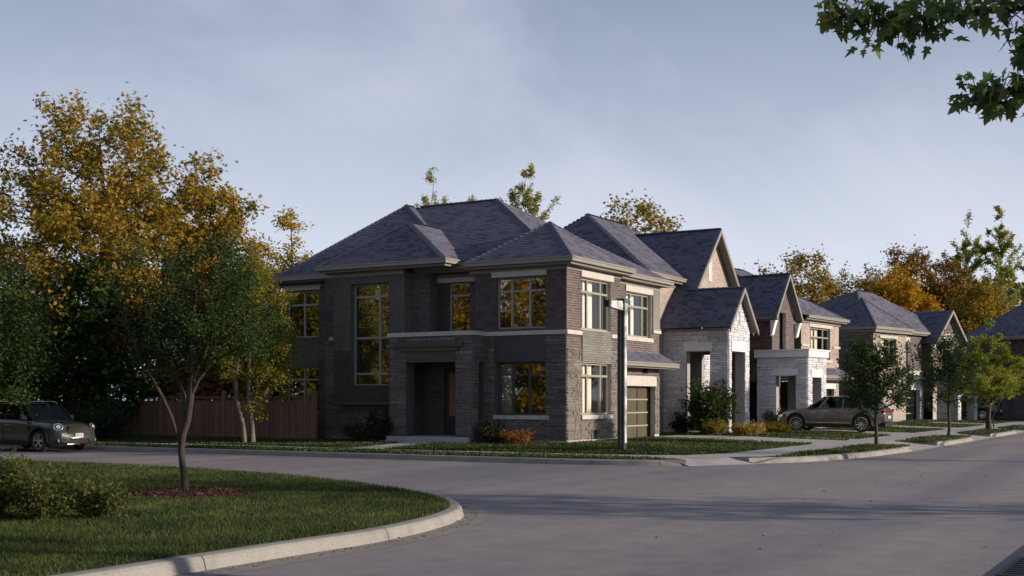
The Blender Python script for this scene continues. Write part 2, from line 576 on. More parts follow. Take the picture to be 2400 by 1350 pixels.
UNIT = {'brick': unit_piece('b', None, .02, 0), 'stone': unit_piece('s', None, .05, .22, 3), 'shingle': unit_piece('t', None, .0, 0)}
UNIT['shingle'] = (np.array([(0, 0, 0), (1, 0, 0), (1, 1, 0), (0, 1, 0), (0, 0, 1), (1, 0, 1), (1, 1, 1), (0, 1, 1)], float),
                   np.array([(0, 1, 5, 4), (1, 2, 6, 5), (3, 0, 4, 7), (4, 5, 6, 7)]))


class House:
    def __init__(s, name, loc, rz, label, cat='house'):
        s.root = empty(name, loc, rz, label, cat, None)
        s.P = {}
        s.Mw = np.array(Matrix.Translation(loc) @ Matrix.Rotation(rz, 4, 'Z'))

    def add(s, part, shape, mat, mtx, r):
        s.P.setdefault((part, shape, mat), []).append((mtx, r))

    def finish(s, limits):
        """limits: part name -> how many become parts of their own; the others are joined"""
        byname = {}
        for k in s.P: byname.setdefault(k[0], []).append(k)
        for part, keys in byname.items():
            lim = limits.get(part, 0)
            allM = np.array([m for k in keys for m, _ in s.P[k]])
            rn = np.array([r for k in keys for _, r in s.P[k]])
            kid = np.array([i for i, k in enumerate(keys) for _ in s.P[k]])
            Wm = s.Mw @ allM
            cen = (Wm @ np.array((.5, .5, 1, 1)))[:, :3]
            X, Y = Wm[:, :3, 0], Wm[:, :3, 1]
            N = np.cross(X, Y)
            ar = np.linalg.norm(N, axis=1)
            imp = importance(cen, N / ar[:, None], ar)
            order = np.argsort(-imp)[:lim] if lim else np.array([], int)
            order = order[imp[order] > 0] if len(order) else order
            own = np.zeros(len(allM), bool)
            own[order] = True
            meshes = {}
            for i in order:
                k = keys[kid[i]]
                if k not in meshes:
                    V, F = UNIT[k[1]]
                    meshes[k] = np_mesh(part, V, F)
                    meshes[k].materials.append(M[k[2]])
                o = bpy.data.objects.new(part, meshes[k])
                COL.objects.link(o)
                o.parent = s.root
                o.matrix_basis = Matrix(allM[i].tolist())
            for i, k in enumerate(keys):
                sel = (kid == i) & ~own
                if not sel.any(): continue
                V, F = UNIT[k[1]]
                A = allM[sel]
                n = len(A)
                Vh = np.c_[V, np.ones(len(V))]
                VV = np.einsum('nij,vj->nvi', A, Vh)[:, :, :3].reshape(-1, 3)
                FF = (F[None] + (np.arange(n) * len(V))[:, None, None]).reshape(-1, F.shape[1])
                me = np_mesh(part, VV, FF, np.repeat(rn[sel], len(F)))
                o = mesh_obj({'brick': 'brickwork', 'stone': 'stonework', 'shingle': 'shingle_field', 'siding_board': 'siding'}.get(part, part), me, M[k[2]], s.root)
                tag(o, kind='stuff')


class Fr:
    """vertical wall frame. kind: '-X','+X' (c runs along Y) or '-Y','+Y' (c runs along X)"""
    def __init__(s, kind, at):
        s.k, s.a = kind, at
        s.sg = -1 if kind[0] == '-' else 1

    def p(s, c, z, d=0):
        if s.k[1] == 'X': return (s.a + s.sg * d, c, z)
        return (c, s.a + s.sg * d, z)

    def box(s, mb, c0, c1, z0, z1, d0, d1):
        a, b = s.p(c0, z0, d0), s.p(c1, z1, d1)
        mb.box(a[0], b[0], a[1], b[1], z0, z1)

    def mtx(s, c0, c1, z0, z1, d0, d1):
        flip = s.k in ('-X', '+Y')
        u = np.array((0, 1, 0)) if s.k[1] == 'X' else np.array((1, 0, 0))
        o = s.p(c1 if flip else c0, z0, d0)
        if flip: u = -u
        n = np.array((s.sg, 0, 0)) if s.k[1] == 'X' else np.array((0, s.sg, 0))
        m = np.eye(4)
        m[:3, 0] = u * (c1 - c0)
        m[:3, 1] = (0, 0, z1 - z0)
        m[:3, 2] = n * (d1 - d0)
        m[:3, 3] = o
        return m


def cut(iv, a, b):
    out = []
    for x, y in iv:
        if b <= x or a >= y: out.append((x, y)); continue
        if x < a: out.append((x, a))
        if b < y: out.append((b, y))
    return out


def courses(H, fr, c0, c1, z0, z1, holes, style, d0=0.0, clip=None):
    """lay brick / stone / board in [c0,c1]x[z0,z1] minus holes. clip(z)->(lo,hi) narrows the wall (gables)."""
    st = dict(brick=('brick', 'brick', 'brick', .083, (.24, .24), .011), brick_red=('brick', 'brick', 'brick_red', .083, (.24, .24), .011),
              brick_beige=('brick', 'brick', 'brick_beige', .083, (.24, .24), .011),
              brick_grey=('brick', 'brick', 'brick_grey', .083, (.26, .26), .010), brick_dark=('brick', 'brick', 'brick_dark', .083, (.26, .26), .010),
              stone=('stone', 'stone', 'stone', None, (.16, .62), .035), stone_white=('stone', 'stone', 'stone_white', None, (.18, .66), .04),
              panel_grey=('brick', 'brick', 'panel_grey', .083, (.34, .34), .012))[style]
    part, shape, mat, rh, lens, dep = st
    z = z0
    row = 0
    while z < z1 - .02:
        h = rh if rh else random.choice((.055, .075, .075, .10, .13) if style == 'stone' else (.07, .09, .11, .15, .19))
        if z + h > z1 - .03: h = z1 - z
        zm = z + h / 2
        lo, hi = (c0, c1)
        if clip:
            a, b = clip(z + h * .8)
            lo, hi = max(lo, a), min(hi, b)
        if hi - lo > .03:
            iv = [(lo, hi)]
            for (a, b, e, f) in holes:
                if e - .005 < zm < f + .005: iv = cut(iv, a, b)
            g = .010 if rh else .012
            for x, y in iv:
                if rh:
                    ln = lens[0]
                    off = (row % 2) * ln / 2
                    k = math.floor((x - off) / ln)
                    cs = []
                    p = off + k * ln
                    while p < y:
                        a, b = max(p, x), min(p + ln, y)
                        if b - a > .025: cs.append((a, b))
                        p += ln
                else:
                    cs = []
                    p = x
                    while p < y - .01:
                        q = p + random.uniform(*lens)
                        if y - q < .12: q = y
                        cs.append((p, q))
                        p = q
                for a, b in cs:
                    if rh:
                        H.add(part, shape, mat, fr.mtx(a + g / 2, b - g / 2, z + g / 2, z + h - g / 2, d0, d0 + dep + random.uniform(-.002, .002)), random.random())
                    else:
                        # now and then two thin stones share a course
                        if h > .12 and random.random() < .35:
                            zz = z + h * random.uniform(.4, .6)
                            H.add(part, shape, mat, fr.mtx(a + g / 2, b - g / 2, z + g / 2, zz - g / 2, d0, d0 + dep + random.uniform(-.014, .014)), random.random())
                            H.add(part, shape, mat, fr.mtx(a + g / 2, b - g / 2, zz + g / 2, z + h - g / 2, d0, d0 + dep + random.uniform(-.014, .014)), random.random())
                        else:
                            H.add(part, shape, mat, fr.mtx(a + g / 2, b - g / 2, z + g / 2, z + h - g / 2, d0, d0 + dep + random.uniform(-.014, .014)), random.random())
        z += h
        row += 1


def wall(H, fr, c0, c1, z0, z1, holes=(), zones=(), back='mortar', reveal=.16, gable=None, name='wall', clip=None, label=None):
    """backing sheet with openings and reveals; zones: (c0,c1,z0,z1,style)"""
    mb = MB()
    cs = sorted({c0, c1, *[x for h in holes for x in h[:2]]})
    zs = sorted({z0, z1, *[x for h in holes for x in h[2:]]})
    cs = [c for c in cs if c0 - 1e-6 <= c <= c1 + 1e-6]
    for i in range(len(cs) - 1):
        for j in range(len(zs) - 1):
            cm, zm = (cs[i] + cs[i + 1]) / 2, (zs[j] + zs[j + 1]) / 2
            if any(a < cm < b and e < zm < f for a, b, e, f in holes): continue
            mb.poly([fr.p(cs[i], zs[j]), fr.p(cs[i + 1], zs[j]), fr.p(cs[i + 1], zs[j + 1]), fr.p(cs[i], zs[j + 1])])
    for a, b, e, f in holes:
        for q in (((a, e), (b, e)), ((a, f), (b, f)), ((a, e), (a, f)), ((b, e), (b, f))):
            (p, r), (s_, t) = q
            mb.poly([fr.p(p, r, .012), fr.p(s_, t, .012), fr.p(s_, t, -reveal), fr.p(p, r, -reveal)])
    if gable:
        mb.poly([fr.p(c, z) for c, z in gable])
    mb.build(name, M[back], H.root, label=label)
    for z_ in zones:
        courses(H, fr, z_[0], z_[1], z_[2], z_[3], holes, z_[4], clip=clip)


def window(H, fr, c0, c1, z0, z1, cols=(), rows=(), depth=.10, frame='frame', glass='glass', curtain=None, room='room', lintel=None, sill=None, trim='trim', fw=.06, roomd=1.6, bars=None, dl=.05, rs=(.5, .5)):
    """cols / rows: mullion positions (absolute)."""
    mb = MB()
    d = -depth
    e = .003
    c0 += e; c1 -= e; z0 += e; z1 -= e
    fr.box(mb, c0, c0 + fw, z0, z1, d, d - .07)
    fr.box(mb, c1 - fw, c1, z0, z1, d, d - .07)
    fr.box(mb, c0 + fw, c1 - fw, z0, z0 + fw, d, d - .07)
    fr.box(mb, c0 + fw, c1 - fw, z1 - fw, z1, d, d - .07)
    w = mb.build('window', M[frame], H.root)
    ce = [c0 + fw] + list(cols) + [c1 - fw]
    ze = [z0 + fw] + list(rows) + [z1 - fw]
    mh = .035
    for c in cols:
        m2 = MB(); fr.box(m2, c - mh, c + mh, z0 + fw, z1 - fw, d + .012, d - .06); m2.build('mullion', M[frame], w)
    for z in rows:
        m2 = MB()
        for i in range(len(ce) - 1):
            a = ce[i] + (mh if i else 0); b = ce[i + 1] - (mh if i < len(ce) - 2 else 0)
            fr.box(m2, a, b, z - mh, z + mh, d + .022, d - .06)
        m2.build('transom', M[frame], w)
    for i in range(len(ce) - 1):
        for j in range(len(ze) - 1):
            a = ce[i] + (mh if i else 0) ; b = ce[i + 1] - (mh if i < len(ce) - 2 else 0)
            e0 = ze[j] + (mh if j else 0) ; f0 = ze[j + 1] - (mh if j < len(ze) - 2 else 0)
            m2 = MB(); m2.poly([fr.p(a, e0, d - .03), fr.p(b, e0, d - .03), fr.p(b, f0, d - .03), fr.p(a, f0, d - .03)])
            m2.build('pane', M[glass], w)
            if bars:
                m3 = MB()
                nx, ny = bars
                for q in range(1, nx): m3.box(*sum([[min(x, y), max(x, y)] for x, y in zip(fr.p(a + (b - a) * q / nx - .008, e0, d - .033), fr.p(a + (b - a) * q / nx + .008, f0, d - .043))], []))
                for q in range(1, ny): m3.box(*sum([[min(x, y), max(x, y)] for x, y in zip(fr.p(a, e0 + (f0 - e0) * q / ny - .008, d - .045), fr.p(b, e0 + (f0 - e0) * q / ny + .008, d - .052))], []))
                m3.build('glazing_bar', M[frame], w)
    if curtain:
        for (ca, cb) in curtain:
            m2 = MB()
            n = max(4, int((cb - ca) / .035))
            pts = [(ca + (cb - ca) * i / n, .022 * math.sin(i * 1.7) + .012 * math.sin(i * .9)) for i in range(n + 1)]
            for i in range(n):
                (a, da), (b, db) = pts[i], pts[i + 1]
                m2.poly([fr.p(a, z0, d - .2 + da), fr.p(b, z0, d - .2 + db), fr.p(b, z1, d - .2 + db), fr.p(a, z1, d - .2 + da)])
            m2.build('curtain', M['curtain'], w, smooth=True)
    # shallow room behind the glass: back, sides, floor and ceiling
    m2 = MB()
    A, B_, dd = c0 - rs[0], c1 + rs[1], d - roomd
    m2.poly([fr.p(A, z0 - .6, dd), fr.p(B_, z0 - .6, dd), fr.p(B_, z1 + .2, dd), fr.p(A, z1 + .2, dd)])
    for c in (A, B_): m2.poly([fr.p(c, z0 - .6, dd), fr.p(c, z0 - .6, -.17), fr.p(c, z1 + .2, -.17), fr.p(c, z1 + .2, dd)])
    for z in (z0 - .6, z1 + .2): m2.poly([fr.p(A, z, dd), fr.p(B_, z, dd), fr.p(B_, z, -.17), fr.p(A, z, -.17)])
    m2.build('room', M[room], w)
    if lintel:
        a, b, e1, f1 = lintel
        m2 = MB(); fr.box(m2, a, b, e1, f1, -.02, dl); m2.build('lintel', M[trim], w)
    if sill:
        a, b, e1, f1 = sill
        m2 = MB(); fr.box(m2, a, b, e1, f1, -.09, .075); m2.build('sill', M[trim], w)
    return w


def roof_face(H, pts, exposure=.15, part='shingle', mat='shingle', sheet='roof'):
    """pts: planar polygon (3D). lays the deck sheet and courses of shingles, eave to ridge."""
    P = [Vector(p) for p in pts]
    n = (P[1] - P[0]).cross(P[2] - P[0])
    for i in range(3, len(P)):
        n2 = (P[i - 1] - P[0]).cross(P[i] - P[0])
        if n2.length > n.length: n = n2
    n.normalize()
    if n.z < 0: n = -n
    e = Vector((0, 0, 1)).cross(n).normalized()
    s = n.cross(e).normalized()
    if s.z < 0: s = -s; e = -e
    # right handed e x s = n
    if e.cross(s).dot(n) < 0: e = -e
    O = P[0]
    q = [((p - O).dot(e), (p - O).dot(s)) for p in P]
    smin, smax = min(y for _, y in q), max(y for _, y in q)
    k = 0
    y = smin
    tilt = .012
    while y < smax - .02:
        ym = y + exposure * .5
        xs = []
        for i in range(len(q)):
            (x1, y1), (x2, y2) = q[i], q[(i + 1) % len(q)]
            if (y1 <= ym) != (y2 <= ym): xs.append(x1 + (x2 - x1) * (ym - y1) / (y2 - y1))
        xs.sort()
        for j in range(0, len(xs) - 1, 2):
            a, b = xs[j], xs[j + 1]
            x = a - random.uniform(0, .2)
            while x < b:
                w = random.choice((.16, .22, .28, .34))
                u0, u1 = max(x, a), min(x + w, b)
                if u1 - u0 > .02:
                    th = .010
                    ln = exposure * 1.08
                    sv = (s * ln - n * tilt)
                    nv = e.cross(sv.normalized()).normalized()
                    o = O + e * u0 + s * y + n * (tilt + .002)
                    m = np.eye(4)
                    m[:3, 0] = e * (u1 - u0 - .003)
                    m[:3, 1] = sv
                    m[:3, 2] = nv * th
                    m[:3, 3] = o
                    H.add(part, 'shingle', mat, m, random.random())
                x += w
        y += exposure
        k += 1
    m = MB()
    m.poly(P)
    m.build(sheet, M['felt'], H.root)


def caps(H, lines, w=.26, parent=None):
    """ridge and hip caps: short bent shingles lapped along each line"""
    mb = MB()
    for a, b in lines:
        a, b = Vector(a), Vector(b)
        d = b - a
        n = max(1, int(d.length / .22))
        dn = d.normalized()
        sd_ = dn.cross(Vector((0, 0, 1))).normalized()
        for i in range(n):
            p = a + d * i / n
            r = a + d * (i + 1.15) / n
            drop = Vector((0, 0, -.055 - .03 * abs(dn.z)))
            up0, up1 = Vector((0, 0, .055)), Vector((0, 0, .035))
            for sg in (-1, 1):
                mb.poly([p + up0, r + up1, r + up1 + sd_ * sg * w / 2 + drop, p + up0 + sd_ * sg * w / 2 + drop])
    mb.build('ridge_cap', M['shingle'], H.root, kind='stuff')


def eave(H, pts, z, w=.12, h=.20, soff=.4, side=1, fr_h=.14, frieze=True, frieze_mat='gutter'):
    """gutter along an open polyline (outer edge), mitred; side=+1 the house lies to the left of travel"""
    P = [Vector((x, y)) for x, y in pts]

    def offset(dst):
        out = []
        for i, p in enumerate(P):
            ds = []
            if i > 0: ds.append((P[i] - P[i - 1]).normalized())
            if i < len(P) - 1: ds.append((P[i + 1] - P[i]).normalized())
            ns = [Vector((-d.y, d.x)) * side for d in ds]
            m = sum(ns, Vector((0, 0)))
            m = m / max(m.length, 1e-6)
            out.append(tuple(p + m * dst / max(.3, m.dot(ns[0]))))
        return out
    o0, o1, o2, o3 = offset(0), offset(w), offset(w + .01), offset(soff)
    mb = MB()
    mb.ring(o0, offset(.022), z - .005, z + .045)     # rolled lip
    mb.ring(offset(.022), offset(.03), z - .015, z + .012)
    mb.ring(offset(.012), o1, z - .115, z - .016)     # trough
    mb.build('gutter', M['gutter'], H.root)
    m2 = MB()
    m2.ring(o2, offset(w + .045), z - h, z - .01)  # fascia
    m2.ring(offset(w + .047), o3, z - h - .0, z - h + .02)
    m2.build('soffit', M['soffit'], H.root)
    if frieze:
        m3 = MB()
        m3.ring(offset(soff - .05), offset(soff + .02), z - h - fr_h, z - h - .004)
        m3.build('frieze', M[frieze_mat], H.root)


def rake(H, a, peak, b, y0, y1, drop=.26, th=.05):
    """barge boards and sloping soffits of a gable; a, peak, b = (x, z) on the roof surface; y0 outer, y1 wall"""
    m = MB(); m2 = MB()
    for (p, q) in ((a, peak), (peak, b)):
        dz = -drop
        for (mm, ya, yb, o0, o1) in ((m, y0, y0 + th, -.0, dz), (m2, y0 + th + .003, y1, -.05, -.09)):
            mm.hexa([(p[0], ya, p[1] + o1), (q[0], ya, q[1] + o1), (q[0], yb, q[1] + o1), (p[0], yb, p[1] + o1),
                     (p[0], ya, p[1] + o0), (q[0], ya, q[1] + o0), (q[0], yb, q[1] + o0), (p[0], yb, p[1] + o0)])
    m.build('barge_board', M['gutter'], H.root)
    m2.build('soffit', M['soffit'], H.root)


def simple_box(H, name, mat, *args, label=None):
    mb = MB(); mb.box(*args); return mb.build(name, M[mat], H.root, label=label)


def garage(H, fr, c0, c1, z0, z1, cols=3, rows=4, depth=.25, pane='frost', frame='frame_dark', barcol='lamp_metal'):
    mb = MB()
    fr.box(mb, c0 + .003, c1 - .003, z0, z1 - .003, -depth - .04, -depth - .10)
    fr.box(mb, c0 + .003, c0 + .07, z0, z1 - .003, -depth + .02, -depth - .038)
    fr.box(mb, c1 - .07, c1 - .003, z0, z1 - .003, -depth + .02, -depth - .038)
    g = mb.build('garage_door', M[frame], H.root)
    w = (c1 - c0 - .14) / cols
    h = (z1 - z0) / rows
    for i in range(cols):
        for j in range(rows):
            m2 = MB()
            fr.box(m2, c0 + .07 + i * w + .045, c0 + .07 + (i + 1) * w - .045, z0 + j * h + .045, z0 + (j + 1) * h - .045, -depth - .01, -depth - .038)
            m2.build('pane', M[pane], g)
    for j in range(1, rows):
        m2 = MB(); fr.box(m2, c0 + .075, c1 - .075, z0 + j * h - .03, z0 + j * h + .03, -depth + .012, -depth - .037); m2.build('rail', M['frame'], g)
    return g


# ------------------------------------------------------------------ house nearest the corner
def house_corner():
    H = House('brick_house', (0, 0, 0), 0, 'dark brown brick and stone corner house with slate hip roof and side porch')
    side, front, fr2 = Fr('-X', 0), Fr('-Y', 0), Fr('-Y', .6)
    g = .15  # walls start a little below the lawn
    # --- side facade, corner block
    h1 = (.78, 2.63, 1.17, 2.90); h2 = (.78, 2.63, 4.00, 5.70)
    wall(H, side, 0, 3.45, g, 6.05, [h1, h2], [
        (0, 3.45, .36, 3.79, 'stone') if False else (0, .77, .36, 3.79, 'stone'), (2.70, 3.45, .36, 3.79, 'stone'), (.77, 2.70, .36, 1.03, 'stone'),
        (0, 3.45, 3.93, 6.05, 'brick')], back='mortar_dark')
    simple_box(H, 'spandrel_panel', 'panel_dark', -.03, 0, .77, 2.70, 2.92, 3.78)
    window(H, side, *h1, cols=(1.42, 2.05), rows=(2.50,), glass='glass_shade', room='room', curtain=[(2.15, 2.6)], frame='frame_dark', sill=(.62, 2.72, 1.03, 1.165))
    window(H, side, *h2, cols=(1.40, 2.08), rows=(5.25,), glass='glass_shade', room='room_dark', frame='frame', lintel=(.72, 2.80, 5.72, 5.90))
    # --- recess with the narrow window, above the porch
    rec = Fr('-X', .5)
    h3 = (3.98, 4.86, 3.98, 5.68)
    wall(H, rec, 3.45, 5.30, 3.6, 6.05, [h3], [(4.86, 5.30, 3.9, 5.68, 'brick_dark'), (3.45, 3.98, 3.9, 5.68, 'brick')], back='mortar_dark')
    window(H, rec, *h3, rows=(5.25,), glass='glass_shade', room='room_dark', lintel=(3.47, 5.28, 5.70, 5.90))
    wall(H, Fr('+Y', 3.45), 0, .5, 3.9, 6.05, [], [(0, .5, 3.95, 6.05, 'brick')], back='mortar_dark')
    # --- pier between recess and stair bay
    wall(H, Fr('-Y', 5.30), 0, .5, 3.6, 6.05, [], [(0, .5, 3.9, 6.05, 'brick')], back='mortar_dark')
    wall(H, side, 5.30, 6.05, 3.6, 6.05, [], [(5.30, 6.05, 3.9, 6.05, 'brick')], back='mortar_dark')
    # --- projecting stair bay
    bay = Fr('-X', -.5)
    h4 = (6.66, 8.30, 2.15, 5.72)
    wall(H, bay, 6.00, 9.08, 1.56, 6.1, [h4], [(6.0, 9.08, 1.60, 3.4, 'brick_dark'), (6.0, 9.08, 3.4, 6.05, 'brick_grey')], back='mortar_dark', reveal=.3)
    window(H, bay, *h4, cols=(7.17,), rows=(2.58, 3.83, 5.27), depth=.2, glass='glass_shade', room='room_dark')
    wall(H, Fr('-Y', 6.00), -.5, 0, 1.56, 6.1, [], [(-.5, 0, 1.6, 6.05, 'brick_grey')], back='mortar_dark')
    wall(H, Fr('+Y', 9.08), -.5, 0, 1.56, 6.1, [], [(-.5, 0, 1.6, 6.05, 'brick_grey')], back='mortar_dark')
    simple_box(H, 'bay_floor', 'panel_dark', -.56, -.01, 5.96, 9.12, 1.50, 1.56)
    simple_box(H, 'frieze', 'gutter', -.56, -.47, 6.0, 9.2, 5.98, 6.13)
    # --- main wall behind the bay
    wall(H, side, 6.05, 9.85, g, 6.05, [], [(6.40, 9.85, .36, 3.78, 'stone'), (9.08, 9.85, 3.9, 6.05, 'brick')], back='mortar_dark')
    simple_box(H, 'string_course', 'trim', -.07, 0, 9.10, 9.62, 3.80, 3.92)
    # --- rear section, slightly set back
    rear = Fr('-X', .6)
    h5 = (10.62, 12.28, 3.98, 5.75); h6 = (10.62, 12.28, 1.17, 2.90)
    wall(H, rear, 9.85, 12.25, g, 6.05, [(10.62, 12.20, 3.98, 5.72), (10.62, 12.20, 1.17, 2.90)], [(9.85, 12.25, 3.9, 6.05, 'brick'), (9.85, 10.60, .36, 3.9, 'brick'), (10.62, 12.25, 2.95, 3.9, 'brick_grey'), (10.62, 12.25, .36, 1.1, 'brick')], back='mortar_dark')
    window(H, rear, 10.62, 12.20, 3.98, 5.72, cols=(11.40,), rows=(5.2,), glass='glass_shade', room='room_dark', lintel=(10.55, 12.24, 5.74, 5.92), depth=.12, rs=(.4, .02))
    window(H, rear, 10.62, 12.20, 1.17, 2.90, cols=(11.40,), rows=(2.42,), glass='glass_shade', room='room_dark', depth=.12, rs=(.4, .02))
    wall(H, Fr('+Y', 9.85), 0, .6, g, 6.05, [], [(0, .6, .36, 6.05, 'brick')], back='mortar_dark')
    # unseen walls close the shell
    wall(H, Fr('+Y', 12.25), .6, 8.8, g, 6.05, [], [], back='mortar_dark')
    wall(H, Fr('+X', 8.8), .6, 12.25, g, 6.05, [], [], back='mortar')
    # --- string course round the corner and over the porch
    m = MB()
    m.ring([(-.07, 3.05), (-.07, -.07), (.99, -.07)], [(.0, 3.05), (0, 0), (.99, 0)], 3.79, 3.925)
    m.build('string_course', M['trim'], H.root)
    simple_box(H, 'string_course', 'trim', 3.22, 4.02, -.07, 0, 3.79, 3.925)
    # --- foundation band
    m = MB()
    m.ring([(-.05, 3.0), (-.05, -.05), (4.0, -.05)], [(.0, 3.0), (0, 0), (4.0, 0)], .1, .35)
    m.build('foundation', M['trim'], H.root)
    simple_box(H, 'foundation', 'step', -.05, 0, 6.5, 9.85, .1, .34)
    # --- street facade, first bay
    f1 = (.99, 3.22, 1.17, 2.90); f2 = (.99, 3.22, 4.0, 5.70); vent = (1.72, 2.42, .34, .66)
    wall(H, front, 0, 3.98, g, 6.05, [f1, f2, vent], [(0, .99, .36, 3.35, 'stone'), (3.22, 3.98, .36, 3.35, 'stone'), (.99, 3.22, .36, 1.03, 'stone'),
        (0, .99, 3.35, 3.79, 'brick'), (3.22, 3.98, 3.35, 3.79, 'brick'), (0, .99, 3.93, 6.0, 'brick'), (3.22, 3.98, 3.93, 6.0, 'brick')], back='mortar')
    wall(H, Fr('-Y', -.045), 1.02, 3.20, 2.93, 3.97, [], [(1.02, 3.20, 2.93, 3.97, 'panel_grey')], back='panel_dark', name='spandrel_panel')
    m = MB()
    for a in (1.02, 3.195): m.box(a - .002, a + .004, -.045, .0, 2.93, 3.97)
    m.build('spandrel_edge', M['frame'], H.root, kind='stuff')
    window(H, front, *f1, cols=(1.62, 2.62), rows=(2.47,), curtain=[(1.62, 2.38)], sill=(.96, 3.30, 1.03, 1.165), roomd=.7)
    window(H, front, *f2, cols=(1.62, 2.62), rows=(5.25,), curtain=[(1.62, 2.40)], lintel=(.97, 3.42, 5.72, 5.93), roomd=.7)
    m = MB(); front.box(m, vent[0] + .01, vent[1] - .01, vent[2] + .01, vent[3] - .01, -.11, -.13)
    v = m.build('basement_window', M['frame_dark'], H.root)
    m = MB(); front.box(m, vent[0] + .2, vent[0] + .24, vent[2] + .01, vent[3] - .01, -.03, -.1); m.build('mullion', M['frame'], v)
    # --- second bay, set back, with the garage
    wall(H, Fr('+X', 3.98), 0, .6, g, 6.05, [], [], back='mortar')
    f3 = (5.75, 7.98, 4.0, 5.62); gd = (5.35, 8.35, .20, 2.17)
    wall(H, fr2, 3.98, 8.8, g, 6.05, [f3, gd], [(3.98, 8.8, 2.56, 6.0, 'brick') , (8.35, 8.8, .36, 2.56, 'stone'), (3.98, 5.35, .36, 2.56, 'stone')], back='mortar')
    window(H, fr2, *f3, cols=(6.36, 7.40), rows=(5.12,), curtain=[(6.36, 7.12)], lintel=(5.70, 8.15, 5.64, 5.86), sill=(5.6, 8.12, 3.84, 3.99), roomd=.7)
    m = MB(); fr2.box(m, 8.16, 8.8, 4.32, 5.86, 0, .045); m.build('side_panel', M['panel_grey'], H.root)
    m = MB(); fr2.box(m, 8.12, 8.84, 4.20, 4.32, 0, .08); m.build('string_course', M['trim'], H.root)
    garage(H, fr2, *gd)
    m = MB(); fr2.box(m, 5.2, 8.42, 2.18, 2.54, 0, .07); m.build('garage_lintel', M['trim'], H.root)
    # wall lantern over the garage
    m = MB(); fr2.box(m, 7.35, 7.44, 2.66, 2.98, .015, .06)
    lan = m.build('wall_lantern', M['metal_black'], H.root)
    m = MB(); fr2.box(m, 7.29, 7.35, 2.64, 2.99, .12, .19); fr2.box(m, 7.353, 7.40, 2.78, 2.84, .062, .118); m.build('lantern_tube', M['metal_black'], lan)
    # skirt roof over the garage
    roof_face(H, [(4.1, -.02, 3.02), (9.25, -.02, 3.02), (8.82, .58, 3.42), (4.1, .58, 3.42)], .13)
    eave(H, [(4.0, -.06), (9.3, -.06), (9.3, .6)], 3.0, h=.17, soff=.4, frieze=False)
    # --- porch
    pf, pr_ = Fr('-X', -.8), Fr('-Y', 3.08)
    op = (3.72, 5.72, .42, 3.42)
    wall(H, pf, 3.08, 6.40, g, 3.80, [op], [(3.08, 3.72, .47, 3.79, 'stone'), (5.72, 6.40, .47, 3.79, 'stone'), (3.72, 5.72, 3.42, 3.79, 'stone')], back='mortar_dark', reveal=.5)
    op2 = (-.42, -.08, .5, 2.92)
    wall(H, pr_, -.8, 0, g, 3.80, [op2], [(-.8, -.0, .36, 3.79, 'stone')], back='mortar_dark', reveal=.25)
    wall(H, Fr('+Y', 6.40), -.8, 0, g, 3.80, [], [(-.8, 0, .47, 3.79, 'stone')], back='mortar_dark')
    m = MB()
    m.ring([(0, 6.46), (-.87, 6.46), (-.87, 3.02), (-.075, 3.02)], [(0, 6.38), (-.79, 6.38), (-.79, 3.10), (-.075, 3.10)], 3.80, 3.94)
    m.box(-.789, .49, 3.47, 6.37, 3.82, 3.93)
    m.build('porch_coping', M['trim'], H.root)
    m = MB(); m.box(-.95, -.81, 3.40, 6.20, 3.44, 3.60); m.box(-.90, -.81, 3.58, 5.98, 3.30, 3.437); m.build('porch_cornice', M['porch_wood'], H.root)
    m = MB(); m.box(-.84, -.77, 3.72, 5.72, 2.93, 3.297); m.build('door_header', M['porch_wood'], H.root)
    # porch interior: ceiling, side walls, back wall with the door
    simple_box(H, 'porch_ceiling', 'soffit', -.29, 1.0, 3.3, 6.2, 2.96, 3.02)
    back = Fr('-X', .9)
    dr = (4.30, 5.30, .45, 2.75)
    wall(H, back, 3.45, 6.2, .3, 3.0, [dr], [(5.30, 6.2, .47, 3.0, 'brick'), (3.45, 4.30, .47, 3.0, 'brick')], back='mortar_dark')
    wall(H, Fr('+Y', 3.45), 0, .9, .3, 3.0, [], [(0, .9, .47, 3.0, 'brick')], back='mortar_dark')
    wall(H, Fr('-Y', 6.2), -.3, .9, .3, 3.0, [], [(-.3, .9, .47, 3.0, 'brick')], back='mortar_dark')
    m = MB(); back.box(m, 4.303, 5.297, .45, 2.747, -.06, -.12)
    d = m.build('front_door', M['door'], H.root)
    m = MB(); back.box(m, 4.45, 5.12, 1.10, 2.60, -.05, -.059); m.build('door_light', M['door_glass'], d)
    m = MB(); m.tube([(.82, 5.2, 1.2), (.82, 5.2, 1.5)], .015); m.build('door_handle', M['chrome'], d)
    m = MB(); m.box(-1.02, .88, 3.10, 6.40, .30, .44); m.build('porch_slab', M['step'], H.root)
    m = MB(); m.box(-1.34, -1.023, 3.10, 6.42, .12, .295); m.box(-1.02, .5, 3.12, 6.38, .12, .297); m.build('porch_step', M['step'], H.root)
    # --- roofs
    e = 6.20
    roof_face(H, [(-.1, .2, e), (-.1, 9.4, e), (5.8, 9.65, 9.4), (5.8, 6.1, 9.4)])
    roof_face(H, [(-.1, .2, e), (9.2, .2, e), (5.8, 6.1, 9.4)])
    m = MB(); m.poly([(9.2, .2, e), (9.2, 12.5, e), (5.8, 9.95, 9.4), (5.8, 6.1, 9.4)]); m.poly([(9.2, 12.5, e), (.2, 12.5, e), (5.2, 9.95, 9.4), (5.8, 9.95, 9.4)]); m.build('roof', M['felt'], H.root)
    # rear wing hip end
    roof_face(H, [(.2, 4.2, e), (.2, 12.5, e), (5.2, 9.95, 9.4)])
